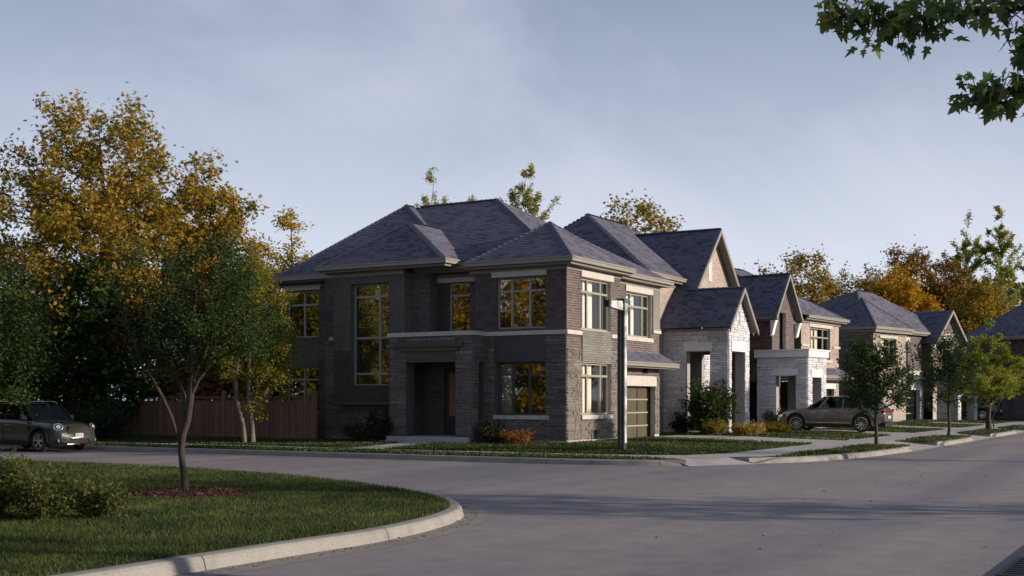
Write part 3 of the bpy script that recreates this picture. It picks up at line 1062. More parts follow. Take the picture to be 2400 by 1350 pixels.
    roof_face(H, [(.2, 4.2, e), (5.2, 9.95, 9.4), (5.8, 9.80, 9.4), (5.8, 8.0, 8.55), (3.0, 5.0, 6.2)] if False else [(.2, 4.2, e), (5.2, 9.95, 9.4), (5.8, 9.95, 9.4), (5.8, 4.2, e)])
    # stair bay roof
    b0, b1, ap, bk = (-.95, 4.02, 6.33), (-.95, 9.50, 6.33), (1.3, 7.05, 8.04), (3.6, 7.05, 8.04)
    roof_face(H, [b0, b1, ap]); roof_face(H, [b0, ap, bk, (3.6, 4.02, 6.33)]); roof_face(H, [b1, (3.6, 9.5, 6.33), bk, ap])
    # corner block pyramid
    c0, c1, c2, pk = (-.4, -.4, e), (-.4, 3.62, e), (4.4, -.4, e), (2.2, 1.8, 7.77)
    roof_face(H, [c0, c1, pk]); roof_face(H, [c0, c2, (4.4, 1.0, 7.2), pk] if False else [c0, c2, pk]); roof_face(H, [c1, (3.6, 3.62, 7.0), pk] if False else [c1, (4.4, 3.62, e), pk]); roof_face(H, [c2, (4.4, 3.62, e), pk])
    caps(H, [((5.8, 6.1, 9.42), (5.8, 9.7, 9.42)), ((-.1, .2, e), (5.8, 6.1, 9.4)), ((9.2, .2, e), (5.8, 6.1, 9.4)), ((.2, 12.5, e), (5.2, 9.95, 9.4)), ((.2, 4.2, e), (5.2, 9.95, 9.4)), ((5.2, 9.95, 9.42), (5.8, 9.95, 9.42)),
              (b0, ap), (b1, ap), (ap, bk), (c0, pk), (c1, pk), (c2, pk)])
    eave(H, [(-.45, 3.66), (-.45, -.45), (4.42, -.45), (4.42, .1)], e, side=-1 if False else 1, soff=.46, fr_h=.12)
    eave(H, [(-.14, 5.9), (-.14, 3.68)], e, soff=.62, h=.2, frieze=True, frieze_mat='soffit')
    eave(H, [(4.30, .15), (9.25, .15), (9.25, 1.0)], e, soff=.46)
    eave(H, [(.6, 9.55), (-1.0, 9.55), (-1.0, 3.98), (0, 3.98)], 6.33, soff=.52, frieze=False)
    eave(H, [(.15, 12.55), (.15, 9.5)], e, soff=.46, frieze_mat='soffit')
    m = MB(); m.box(.2, 9.1, .7, 12.4, 5.98, 6.03); m.box(.05, 4.3, .05, 3.5, 5.96, 6.02); m.box(-.47, .3, 6.03, 9.1, 6.04, 6.09); m.build('attic_floor', M['felt'], H.root)
    # downpipe
    m = MB(); m.box(4.02, 4.10, .50, .58, .4, 5.9); m.build('downpipe', M['gutter'], H.root)
    H.finish({'brick': 300, 'stone': 300, 'shingle': 300})
    return H


# ------------------------------------------------------------------ second house, steep gables and white stone porch
def house_gable():
    H = House('gabled_house', (0, 0, 0), 0, 'second house, white stone porch under two steep stacked gables')
    PX0, PX1, PY = 12.62, 15.11, -.8
    # porch: street face with gable
    pf = Fr('-Y', PY)
    mid, pz = 13.52 + .33, 6.05
    slope = 1.0
    clip = lambda z: (mid - (pz - z) / slope, mid + (pz - z) / slope)
    ofr = (12.95, 14.55, .2, 3.65)
    wall(H, pf, PX0, PX1, .15, 4.55, [ofr], [(PX0, PX1, .2, 4.55, 'stone_white')], back='mortar_pale', reveal=.4,
         gable=[(PX0, 4.55), (PX1, 4.55), (mid, pz)])
    courses(H, pf, PX0, PX1, 4.55, 5.95, [(mid - .07, mid + .07, 4.7, 5.3)], 'stone_white', clip=clip)
    m = MB(); pf.box(m, mid - .07, mid + .07, 4.7, 5.3, .0, .02); m.build('slot_vent', M['mortar_pale'], H.root)
    m = MB(); pf.box(m, 12.88, 14.65, 3.66, 4.08, -.02, .07); m.build('porch_lintel', M['trim_white'], H.root)
    # porch: side face
    ps = Fr('-X', PX0)
    osd = (-.02, 1.02, .2, 3.66)
    wall(H, ps, PY, 2.05, .15, 4.6, [osd], [(PY, 2.05, .2, 4.5, 'stone_white')], back='mortar_pale', reveal=.4)
    m = MB(); ps.box(m, -.12, 1.12, 3.67, 4.02, -.02, .06); m.build('porch_lintel', M['trim_white'], H.root)
    wall(H, Fr('+X', PX1), PY, 2.05, .15, 4.6, [(-.1, 1.2, .2, 3.6)], [], back='mortar_pale', reveal=.3)
    # back of porch
    bk = Fr('-Y', 1.75)
    wall(H, bk, PX0 + .4, PX1, .2, 4.6, [(13.6, 14.7, .3, 2.9)], [(PX0 + .4, PX1, .2, 4.4, 'brick_beige')], back='mortar_pale')
    m = MB(); bk.box(m, 13.6, 14.7, .3, 2.9, -.05, -.12); m.build('front_door', M['frame'], H.root)
    m = MB(); m.box(12.3, 15.3, -1.15, 1.7, .1, .34); m.build('porch_slab', M['step'], H.root)
    # lower roof: left slope runs on up to the upper gable
    lx, rz = 11.76 + .25, 4.60
    lp, lr = (13.72, 6.32), (15.45, 4.60)
    roof_face(H, [(lx, -1.1, rz), (lp[0], -1.1, lp[1]), (lp[0], 1.35, lp[1]), (lx, 1.35, rz)])
    roof_face(H, [(lr[0], -1.1, lr[1]), (lp[0], -1.1, lp[1]), (lp[0], 1.35, lp[1]), (lr[0], 1.35, lr[1])])
    rake(H, (lx, rz), lp, lr, -1.14, PY, drop=.2)
    # upper gable
    up = (16.6, 9.22)
    ul = (lx, rz); ur = (20.9, 4.9)
    roof_face(H, [(lx, 1.35, rz), (lx, 2.4, rz), (up[0], 5.1, up[1]), (up[0], 1.0, up[1]), (lp[0], 1.0, lp[1]), (lp[0], 1.35, lp[1])] if False else [(lp[0] - .12, 1.0, lp[1] - .12), (up[0], 1.0, up[1]), (up[0], 5.2, up[1]), (lx, 5.2, rz), (lx, 1.36, rz), (lp[0] - .12, 1.36, lp[1] - .12)])
    roof_face(H, [(ur[0], 1.0, ur[1]), (up[0], 1.0, up[1]), (up[0], 5.2, up[1]), (ur[0], 5.2, ur[1])])
    rake(H, (lp[0] - .3, lp[1] - .3), up, ur, .96, 1.40, drop=.22)
    ug = Fr('-Y', 1.40)
    gs = (up[1] - .2 - 5.0)
    gl = lambda z: (up[0] - (up[1] - .15 - z), up[0] + (up[1] - .15 - z))
    m = MB(); m.poly([(12.6, 1.40, 5.2), (20.4, 1.40, 5.2), (up[0], 1.40, up[1] - .1)]); m.build('gable_wall', M['mortar_pale'], H.root)
    courses(H, ug, 12.6, 20.4, 5.3, 9.0, [(16.05, 16.45, 6.9, 8.1)], 'brick_beige', clip=gl)
    m = MB(); ug.box(m, 16.05, 16.12, 6.9, 8.1, 0, .04); ug.box(m, 16.38, 16.45, 6.9, 8.1, 0, .04); ug.box(m, 16.12, 16.38, 8.0, 8.1, 0, .04); ug.box(m, 16.12, 16.38, 6.9, 6.98, 0, .04)
    lv = m.build('gable_louvre', M['trim_white'], H.root)
    for i in range(9):
        z = 7.0 + i * .11
        m = MB(); m.hexa([(16.125, 1.38, z), (16.375, 1.38, z), (16.375, 1.40, z + .09), (16.125, 1.40, z + .09), (16.125, 1.365, z + .01), (16.375, 1.365, z + .01), (16.375, 1.385, z + .10), (16.125, 1.385, z + .10)]); m.build('slat', M['trim_white'], lv)
    wall(H, Fr('-Y', 1.42), 15.11, 20.4, .2, 5.2, [(16.2, 19.4, .3, 2.4)], [(15.11, 20.4, 2.9, 5.0, 'stone_white'), (15.11, 16.2, .3, 2.9, 'stone_white'), (19.4, 20.4, .3, 2.9, 'stone_white')], back='mortar_pale')
    garage(H, Fr('-Y', 1.42), 16.2, 19.4, .2, 2.4)
    # body wall with tall hip roof
    wf = Fr('-Y', 2.05)
    wall(H, wf, 10.8, 14.6, .2, 6.55, [], [(10.8, 14.6, .3, 6.5, 'brick_beige')], back='mortar_pale')
    wall(H, Fr('-X', 10.8), 2.05, 10.0, .2, 6.55, [], [], back='mortar_pale')
    wall(H, Fr('+X', 20.4), 1.4, 10.0, .2, 5.2, [], [], back='mortar_pale')
    wall(H, Fr('+Y', 10.0), 10.8, 20.4, .2, 6.5, [], [], back='mortar_pale')
    e = 6.78
    A, B, C, D = (10.4, 1.65, e), (20.8, 1.65, e), (13.5, 6.05, 9.86), (17.0, 6.05, 9.86)
    roof_face(H, [A, B, D, C]); roof_face(H, [A, (10.4, 10.4, e), C])
    m = MB(); m.poly([B, (20.8, 10.4, e), D]); m.poly([(10.4, 10.4, e), (20.8, 10.4, e), D, C]); m.build('roof', M['felt'], H.root)
    caps(H, [(A, C), (C, D), (B, D), ((up[0], 1.0, up[1]), (up[0], 5.1, up[1])), ((lp[0], -1.1, lp[1]), (lp[0], 1.35, lp[1]))])
    eave(H, [(10.35, 6.0), (10.35, 1.6), (14.4, 1.6)], e, soff=.45)
    m = MB(); m.box(10.85, 20.3, 2.1, 9.9, 6.5, 6.54); m.build('attic_floor', M['felt'], H.root)
    H.finish({'brick': 300, 'stone': 300, 'shingle': 300})
    return H


# ------------------------------------------------------------------ third house: russet gable, flat roofed white porch, beige garage wing
def house_russet():
    H = House('russet_house', (22.9, -1.0, 0), R(-6), 'third house, russet brick gable behind a flat roofed white stone porch')
    # local: origin at the porch corner
    pf, ps = Fr('-Y', 0), Fr('-X', 0)
    of, osd = (.55, 1.65, .3, 2.75), (.58, 1.62, .3, 2.85)
    wall(H, pf, 0, 2.3, .15, 3.7, [of], [(0, 2.3, .3, 3.7, 'stone_white')], back='mortar_pale', reveal=.4)
    wall(H, ps, 0, 2.6, .15, 3.7, [osd], [(0, 2.6, .3, 3.7, 'stone_white')], back='mortar_pale', reveal=.4)
    wall(H, Fr('+X', 2.3), 0, 2.0, .15, 3.7, [], [], back='mortar_pale')
    m = MB(); pf.box(m, .38, 1.8, 2.76, 3.12, 0, .06); m.build('porch_lintel', M['trim_white'], H.root)
    m = MB(); ps.box(m, .46, 1.74, 2.86, 3.15, 0, .06); m.build('porch_lintel', M['trim_white'], H.root)
    m = MB(); m.box(-.12, 2.42, -.12, 2.7, 3.72, 4.02); m.box(-.17, 2.47, -.17, 2.7, 4.023, 4.10); m.build('porch_roof', M['trim_white'], H.root)
    bk = Fr('-Y', 2.4)
    wall(H, bk, .4, 2.3, .2, 3.7, [(1.0, 1.9, .3, 2.8)], [(.4, 2.3, 1.25, 3.7, 'brick'), (.4, 2.3, .3, 1.25, 'stone_white')], back='mortar_pale')
    m = MB(); bk.box(m, 1.0, 1.9, .3, 2.8, -.04, -.1); m.build('front_door', M['lamp_grey'], H.root)
    m = MB(); m.box(-.1, 2.4, -.5, 2.35, .1, .34); m.build('porch_slab', M['step'], H.root)
    # dark side wall left of the porch and its stone base
    dk = Fr('-X', -.35)
    wall(H, dk, 4.2, 9.0, .2, 6.0, [], [(4.2, 9.0, 1.3, 5.9, 'brick_red'), (4.2, 9.0, .3, 1.2, 'stone_white')], back='mortar_dark')
    wall(H, Fr('-Y', 4.2), -.35, .6, .2, 6.0, [], [(-.35, .6, 1.3, 5.9, 'brick_red')], back='mortar_dark')
    wall(H, Fr('-Y', 3.4), -.35, 0, .2, 1.3, [], [(-.35, 0, .3, 1.2, 'stone_white')], back='mortar_pale')
    wall(H, Fr('-X', -.35), 3.4, 4.2, .2, 1.3, [], [(3.4, 4.2, .3, 1.2, 'stone_white')], back='mortar_pale')
    m = MB(); m.box(-.40, 0, 3.35, 9.0, 1.21, 1.30); m.build('base_coping', M['trim_white'], H.root)
    # gable block
    gx0, gx1, gy = .42, 3.08, 2.0
    gf, gs = Fr('-Y', gy), Fr('-X', gx0)
    pk = (1.75, 7.80)
    hw = (1.25, 2.05, 4.15, 6.0)
    wall(H, gf, gx0, gx1, 3.6, 6.0, [hw], [(gx0, gx1, 4.1, 6.0, 'brick')], back='mortar', gable=[(gx0, 6.0), (gx1, 6.0), pk])
    courses(H, gf, gx0, gx1, 6.0, 7.7, [], 'brick', clip=lambda z: (pk[0] - (pk[1] - .1 - z) / 1.35, pk[0] + (pk[1] - .1 - z) / 1.35))
    window(H, gf, *hw, cols=(), rows=(5.45,), depth=.3, room='room_dark', frame='frame')
    wall(H, gs, gy, 4.4, 3.6, 6.0, [], [(gy, 4.4, 4.1, 6.0, 'brick_red')], back='mortar_dark')
    wall(H, Fr('+X', gx1), gy, 4.4, 2.6, 6.0, [], [], back='mortar')
    gl, gr = (gx0 - .28, 5.75), (gx1 + .28, 5.75)
    pkr = (pk[0], 7.95)
    roof_face(H, [(gl[0], gy - .35, gl[1]), (pk[0], gy - .35, pkr[1]), (pk[0], 7.0, pkr[1]), (gl[0], 7.0, gl[1])])
    roof_face(H, [(gr[0], gy - .35, gr[1]), (pk[0], gy - .35, pkr[1]), (pk[0], 7.0, pkr[1]), (gr[0], 7.0, gr[1])])
    rake(H, gl, pkr, gr, gy - .39, gy, drop=.2)
    eave(H, [(gx0 - .28, 4.2), (gx0 - .28, gy - .3)], 5.75, soff=.27, frieze=False)
    for x in (gx0 - .28, gx1 + .02):
        m = MB()
        m.hexa([(x, gy - .3, 5.45), (x + .26, gy - .3, 5.45), (x + .26, gy - .03, 5.45), (x, gy - .03, 5.45), (x, gy - .3, 5.55), (x + .26, gy - .3, 5.55), (x + .26, gy - .03, 5.55), (x, gy - .03, 5.55)])
        m.hexa([(x, gy - .12, 4.85), (x + .26, gy - .12, 4.85), (x + .26, gy - .03, 4.80), (x, gy - .03, 4.80), (x, gy - .27, 5.447), (x + .26, gy - .27, 5.447), (x + .26, gy - .03, 5.447), (x, gy - .03, 5.447)])
        m.build('corbel', M['trim_white'], H.root)
    # stepped narrow walls right of the gable
    for (x0, x1, yy, zt) in ((3.1, 4.25, 2.7, 6.1), (4.27, 5.4, 3.2, 5.75)):
        f = Fr('-Y', yy)
        wall(H, f, x0, x1, 2.6, zt, [], [(x0, x1, 2.7, zt, 'brick')], back='mortar')
        wall(H, Fr('-X', x0), yy, yy + .8, 2.6, zt, [], [], back='mortar')
        roof_face(H, [(x0 - .05, yy - .35, zt), (x1 + .25, yy - .35, zt), (x1 - .1, yy + 1.2, zt + .6), (x0 + .1, yy + 1.2, zt + .6)])
        eave(H, [(x0 - .05, yy - .4), (x1 + .25, yy - .4)], zt, soff=.36, frieze=False)
    # beige wing over the garage
    bx0, bx1, by = 5.4, 10.7, 2.6
    bf = Fr('-Y', by)
    wn = (6.6, 9.4, 3.85, 5.55)
    gd = (6.0, 10.0, .2, 2.25)
    wall(H, bf, bx0, bx1, .2, 6.0, [wn, gd], [(bx0, bx1, 3.0, 6.0, 'brick_beige'), (bx0, 6.0, .3, 2.5, 'brick_beige'), (10.0, bx1, .3, 2.5, 'brick_beige')], back='mortar_pale')
    wall(H, Fr('-X', bx0), by, 4.5, 2.6, 6.0, [], [(by, 4.5, 2.7, 6.0, 'brick_grey')], back='mortar_dark')
    window(H, bf, *wn, cols=(7.4, 8.6), rows=(5.05,), curtain=[(7.4, 8.3)], room='room_dark', lintel=(6.45, 9.7, 5.57, 5.82), sill=(6.4, 9.6, 3.68, 3.84), trim='trim')
    m = MB(); bf.box(m, 9.8, 10.8, 4.5, 4.62, 0, .07); bf.box(m, 5.4, 6.35, 4.5, 4.62, 0, .07); m.build('string_course', M['trim'], H.root)
    garage(H, bf, *gd, cols=4, pane='glass')
    m = MB(); bf.box(m, 5.9, 10.15, 2.26, 2.55, 0, .06); m.build('garage_lintel', M['trim_white'], H.root)
    roof_face(H, [(bx0 - .2, by - .7, 2.95), (bx1 + .3, by - .7, 2.95), (bx1, by - .02, 3.4), (bx0, by - .02, 3.4)])
    eave(H, [(bx0 - .3, by - .75), (bx1 + .35, by - .75)], 2.93, soff=.5, frieze=False)
    wall(H, Fr('+X', bx1), by, 9.0, .2, 6.0, [], [], back='mortar_pale')
    wall(H, Fr('+Y', 9.0), -.35, bx1, .2, 6.0, [], [], back='mortar_pale')
    # main hip roof and small front hip on the left
    e = 6.1
    roof_face(H, [(-.8, 3.75, e), (-.8, 9.4, e), (1.8, 6.6, 7.9)])
    roof_face(H, [(-.8, 3.75, e), (3.0, 3.75, e), (3.0, 6.6, 7.9), (1.8, 6.6, 7.9)])
    roof_face(H, [(3.4, 2.15, e), (11.1, 2.15, e), (5.6, 6.0, 8.7), (3.4, 6.0, 8.7)])
    m = MB(); m.poly([(11.1, 2.15, e), (11.1, 9.4, e), (5.6, 6.0, 8.7)]); m.poly([(-.8, 9.4, e), (11.1, 9.4, e), (5.6, 6.0, 8.7), (3.4, 6.0, 8.7), (1.8, 6.6, 7.9)]); m.poly([(3.4, 2.9, e), (3.4, 6.0, 8.7), (1.8, 6.6, 7.9), (1.8, 4, e)]); m.build('roof', M['felt'], H.root)
    caps(H, [((-.8, 3.75, e), (1.8, 6.6, 7.9)), ((pk[0], gy - .35, pkr[1]), (pk[0], 7.0, pkr[1])), ((11.1, 2.15, e), (5.6, 6.0, 8.7)), ((3.4, 6.0, 8.7), (5.6, 6.0, 8.7))])
    eave(H, [(-.85, 6.0), (-.85, 3.7), (.4, 3.7)], e, soff=.45, frieze=False)
    eave(H, [(5.3, 2.1), (11.15, 2.1), (11.15, 3.5)], e, soff=.45)
    m = MB(); m.box(-.3, 10.6, 4.4, 8.9, 5.95, 5.99); m.box(5.5, 10.6, 2.7, 4.39, 5.95, 5.99); m.build('attic_floor', M['felt'], H.root)
    H.finish({'brick': 300, 'stone': 300, 'shingle': 300})
    return H


# ------------------------------------------------------------------ fourth house
def house_beige():
    H = House('beige_house', (41.8, .5, 0), R(-13), 'fourth house, beige brick with hip roofs and a small brown gable at its right end')
    f, s = Fr('-Y', 0), Fr('-X', 0)
    w1 = (1.0, 3.1, 3.8, 5.5)
    wall(H, f, 0, 4.5, .2, 6.0, [w1], [(0, 4.5, .3, 6.0, 'brick_beige')], back='mortar_pale')
    wall(H, s, 0, 9.5, .2, 6.0, [], [(0, 9.5, .3, 6.0, 'brick')], back='mortar')
    window(H, f, *w1, cols=(2.35,), rows=(5.0,), curtain=[(1.3, 2.0)], room='room_dark', lintel=(.85, 3.3, 5.52, 5.8), sill=(.8, 3.2, 3.62, 3.79))
    f2 = Fr('-Y', .9)
    w2 = (4.75, 6.7, 3.6, 5.5); gd = (4.9, 8.3, .2, 2.3)
    wall(H, f2, 4.5, 9.0, .2, 6.0, [w2, gd], [(4.5, 9.0, 2.9, 6.0, 'brick'), (8.3, 9.0, .3, 2.9, 'stone_white')], back='mortar')
    window(H, f2, *w2, cols=(5.75,), rows=(4.95,), room='room_dark', lintel=(4.6, 6.95, 5.52, 5.8), sill=(4.55, 8.9, 3.3, 3.6), bars=(3, 4))
    garage(H, f2, *gd, cols=4, pane='glass_shade')
    m = MB(); f2.box(m, 4.6, 8.6, 2.31, 2.9, 0, .06); m.build('garage_lintel', M['trim_white'], H.root)
    roof_face(H, [(4.5, .1, 2.95), (9.6, .1, 2.95), (9.6, .88, 3.3), (4.5, .88, 3.3)], .2)
    gx0, gx1, gy = 9.0, 13.6, .2
    g = Fr('-Y', gy)
    wg = (10.6, 12.0, 3.8, 5.8)
    wall(H, g, gx0, gx1, .2, 5.7, [wg], [(gx0, gx1, 3.6, 5.7, 'brick')], back='mortar', gable=[(gx0, 5.7), (gx1, 5.7), (11.3, 7.7)])
    courses(H, g, gx0, gx1, 5.7, 7.5, [(10.5, 12.1, 5.7, 6.2)], 'brick', clip=lambda z: (11.3 - (7.62 - z) / .9, 11.3 + (7.62 - z) / .9))
    window(H, g, wg[0], wg[1], wg[2], wg[3], cols=(11.3,), rows=(5.1,), room='room_dark', lintel=(10.5, 12.1, 5.82, 6.2))
    wall(H, Fr('-X', gx0), gy, .9, 2.0, 5.7, [], [(gy, .9, 3.6, 5.7, 'brick_red')], back='mortar_dark')
    m = MB(); m.box(8.9, 14.9, -1.6, .17, 3.1, 3.5); m.build('porch_roof', M['trim_white'], H.root)
    for x in (9.1, 11.8, 14.2):
        mm = (x, x + .5)
        for ff in (Fr('-Y', -1.45),): courses(H, ff, mm[0], mm[1], .25, 3.1, [], 'stone_white')
        m = MB(); m.box(x, x + .5, -1.45, -.95, .2, 3.1); m.build('porch_pier', M['mortar_pale'], H.root)
    roof_face(H, [(gx0 - .4, gy - .4, 5.45), (11.3, gy - .4, 7.8), (11.3, 5.0, 7.8), (gx0 - .4, 5.0, 5.45)], .17)
    roof_face(H, [(gx1 + .4, gy - .4, 5.45), (11.3, gy - .4, 7.8), (11.3, 5.0, 7.8), (gx1 + .4, 5.0, 5.45)], .17)
    rake(H, (gx0 - .4, 5.45), (11.3, 7.8), (gx1 + .4, 5.45), gy - .44, gy, drop=.25)
    for x in (gx0 - .3, gx1 + .02):
        m = MB(); m.hexa([(x, gy - .12, 4.7), (x + .28, gy - .12, 4.7), (x + .28, gy, 4.6), (x, gy, 4.6), (x, gy - .3, 5.35), (x + .28, gy - .3, 5.35), (x + .28, gy, 5.35), (x, gy, 5.35)]); m.build('corbel', M['trim_white'], H.root)
    wall(H, Fr('+X', gx1), gy, 9.5, .2, 5.7, [], [], back='mortar')
    wall(H, Fr('+Y', 9.5), 0, gx1, .2, 5.7, [], [], back='mortar')
    e = 6.15
    # front hip over the first bay, main hip behind, second small hip further left
    pkf = (2.3, 1.95, 8.2)
    roof_face(H, [(-.4, -.4, e), (-.4, 5.5, e), pkf], .17); roof_face(H, [(-.4, -.4, e), (4.9, -.4, e), pkf], .17)
    roof_face(H, [(-.4, 4.6, e), (-.4, 9.9, e), (1.7, 7.4, 8.3)], .17)
    roof_face(H, [(-.4, 4.6, e), (4.0, 4.6, e), (4.0, 7.4, 8.3), (1.7, 7.4, 8.3)], .17)
    roof_face(H, [(-.4, .5, e), (14.0, .5, e), (7.4, 3.9, 9.0), (5.4, 3.9, 9.0)], .17)
    roof_face(H, [(-.4, .5, e), (-.4, 9.9, e), (5.4, 3.9, 9.0)], .17)
    m = MB(); m.poly([(14.0, .5, e), (14.0, 9.9, e), (7.4, 3.9, 9.0)]); m.poly([(-.4, 9.9, e), (14.0, 9.9, e), (7.4, 3.9, 9.0), (5.4, 3.9, 9.0)]); m.build('roof', M['felt'], H.root)
    caps(H, [((-.4, -.4, e), pkf), ((4.9, -.4, e), pkf), ((-.4, 4.6, e), (1.7, 7.4, 8.3)), ((5.4, 3.9, 9.0), (7.4, 3.9, 9.0)), ((-.4, .5, e), (5.4, 3.9, 9.0))])
    eave(H, [(-.45, 6.0), (-.45, -.45), (4.9, -.45), (4.9, .4)], e, soff=.45, h=.3)
    eave(H, [(4.9, .45), (9.2, .45)], e, soff=.45, frieze=False)
    m = MB(); m.box(.05, 13.5, 1.0, 9.4, 5.95, 5.99); m.box(.05, 4.4, .05, .99, 5.95, 5.99); m.build('attic_floor', M['felt'], H.root)
    H.finish({'brick': 200, 'stone': 200, 'shingle': 300})
    return H


def house_end():
    H = House('end_house', (58.4, -6.85, 0), R(-25), 'far right house, dark side wall and slate roof behind the lime green street tree')
    s = Fr('-X', 0)   # long side wall faces the camera
    wall(H, s, -8.0, 5.6, .2, 6.0, [], [(-8.0, 5.6, 2.3, 6.0, 'brick_red'), (-8.0, 5.6, .3, 2.3, 'stone')], back='mortar_dark')
    wall(H, Fr('-Y', -8.0), 0, 9, .2, 6.0, [], [], back='mortar')
    wall(H, Fr('+Y', 5.6), 0, 9, .2, 6.0, [], [(0, 9, .3, 6.0, 'brick')], back='mortar')
    wall(H, Fr('+X', 9.0), -8.0, 5.6, .2, 6.0, [], [], back='mortar')
    m = MB(); m.tube([(-.1, 1.9, .3), (-.1, 1.9, 6.0)], .06); m.build('downpipe', M['frame_dark'], H.root)
    a, b, c, d, p, q = (-.45, -8.4, 6.15), (-.45, 6.1, 6.15), (9.5, 6.1, 6.15), (9.5, -8.4, 6.15), (4.7, .8, 10.2), (4.7, -4, 10.2)
    roof_face(H, [a, b, p, q], .18)
    m = MB(); m.poly([b, c, p]); m.poly([d, c, p, q]); m.poly([a, d, q]); m.build('roof', M['felt'], H.root)
    caps(H, [(b, p)])
    eave(H, [(-.5, 6.15), (-.5, -8.4)], 6.13, soff=.45, frieze=False)
    H.finish({'brick': 200, 'stone': 100, 'shingle': 300})


house_corner()
house_gable()
house_russet()
house_beige()
house_end()

# ------------------------------------------------------------------ ground, streets, kerbs, pavements
def sstep(t):
    t = min(1, max(0, t))
    return t * t * (3 - 2 * t)


def hgt(x, y):
    return .158 + .1 * sstep(min(x + 4.2, y + 6.1) / 4.5)


def sheet(name, x0, x1, y0, y1, step, mat, dz=0, kind='structure', parent=None, hf=hgt):
    nx, ny = max(1, round((x1 - x0) / step)), max(1, round((y1 - y0) / step))
    xs, ys = np.linspace(x0, x1, nx + 1), np.linspace(y0, y1, ny + 1)
    V = [(x, y, hf(x, y) + dz) for y in ys for x in xs]
    F = [(j * (nx + 1) + i, j * (nx + 1) + i + 1, (j + 1) * (nx + 1) + i + 1, (j + 1) * (nx + 1) + i) for j in range(ny) for i in range(nx)]
    me = np_mesh(name, np.array(V), np.array(F))
    o = mesh_obj(name, me, M[mat], parent, True)
    if parent is None: tag(o, kind=kind)
    return o


def flat(name, pts, z, mat, kind='structure', parent=None):
    mb = MB()
    mb.poly([(p[0], p[1], p[2] if len(p) > 2 else z) for p in pts])
    return mb.build(name, M[mat], parent, kind=kind if parent is None else None)


def catmull(P, n=6):
    out = []
    for i in range(len(P) - 1):
        p0, p1, p2, p3 = P[max(i - 1, 0)], P[i], P[i + 1], P[min(i + 2, len(P) - 1)]
        for k in range(n):
            t = k / n
            out.append(tuple(.5 * ((2 * b) + (c - a) * t + (2 * a - 5 * b + 4 * c - d) * t * t + (3 * b - a - 3 * c + d) * t ** 3) for a, b, c, d in zip(p0, p1, p2, p3)))
    out.append(tuple(P[-1]))
    return out


def resample(P, step):
    out = [P[0]]
    acc = 0
    for a, b in zip(P[:-1], P[1:]):
        L_ = math.dist(a, b)
        t = step - acc
        while t <= L_:
            out.append((a[0] + (b[0] - a[0]) * t / L_, a[1] + (b[1] - a[1]) * t / L_))
            t += step
        acc = (acc + L_) % step
    if math.dist(out[-1], P[-1]) > step * .3: out.append(P[-1])
    return out


def offs(P, d):
    out = []
    for i, p in enumerate(P):
        a, b = P[max(0, i - 1)], P[min(len(P) - 1, i + 1)]
        l = math.dist(a, b) or 1
        out.append((p[0] - (b[1] - a[1]) / l * d, p[1] + (b[0] - a[0]) / l * d))
    return out


tag(flat('ground', [(-600, -600), (1200, -600), (1200, 900), (-600, 900)], -.35, 'soil'))
flat('road', [(-120, -60), (220, -60), (220, 80), (-120, 80)], 0, 'asphalt')

kerb = empty('kerb', (0, 0, 0))
tag(kerb, kind='structure')


def kerb_run(P, nose0=False, nose1=False, seg=3.0, pan=True, first=0):
    """P: outer foot of the kerb, block on the left of travel"""
    Q = resample(P, .25)
    n = len(Q)
    per = int(seg / .25)
    prof = [(-.0, -.1), (0, .0), (.035, .115), (.06, .143), (.095, .152), (.2, .155), (.215, -.1)]
    offsets = [offs(Q, o) for o, _ in prof]

    def hs(i):
        h = 1.0
        if nose0: h = min(h, .05 + i * .25 / .9)
        if nose1: h = min(h, .05 + (n - 1 - i) * .25 / .9)
        return max(0.03, min(1, h))
    i = 0
    while i < n - 1:
        j = min(i + (per if i or not first else first), n - 1)
        V, F = [], []
        for k in range(i, j + 1):
            for m_, (o, z) in enumerate(prof):
                x, y = offsets[m_][k]
                if k == i or k == j:
                    kk = k + 1 if k == i else k - 1
                    x += (offsets[m_][kk][0] - x) * .028; y += (offsets[m_][kk][1] - y) * .028
                V.append((x, y, z * hs(k) if z > 0 else z))
        w = len(prof)
        for k in range(j - i):
            for m_ in range(w - 1):
                a = k * w + m_
                F.append((a, a + w, a + w + 1, a + 1))
        F.append(tuple(range(w))); F.append(tuple(reversed(range((j - i) * w, (j - i) * w + w))))
        me = bpy.data.meshes.new('kerb_stone')
        me.from_pydata(V, [], F)
        mesh_obj('kerb_stone', me, M['kerb'], kerb)
        i = j
    if pan:
        a, b = offs(Q, -.34), offs(Q, .02)
        mb = MB()
        for k in range(n - 1):
            mb.poly([(*a[k], .004), (*a[k + 1], .004), (*b[k + 1], .012), (*b[k], .012)])
        mb.build('gutter_pan', M['pan'], None, kind='structure')
    return Q


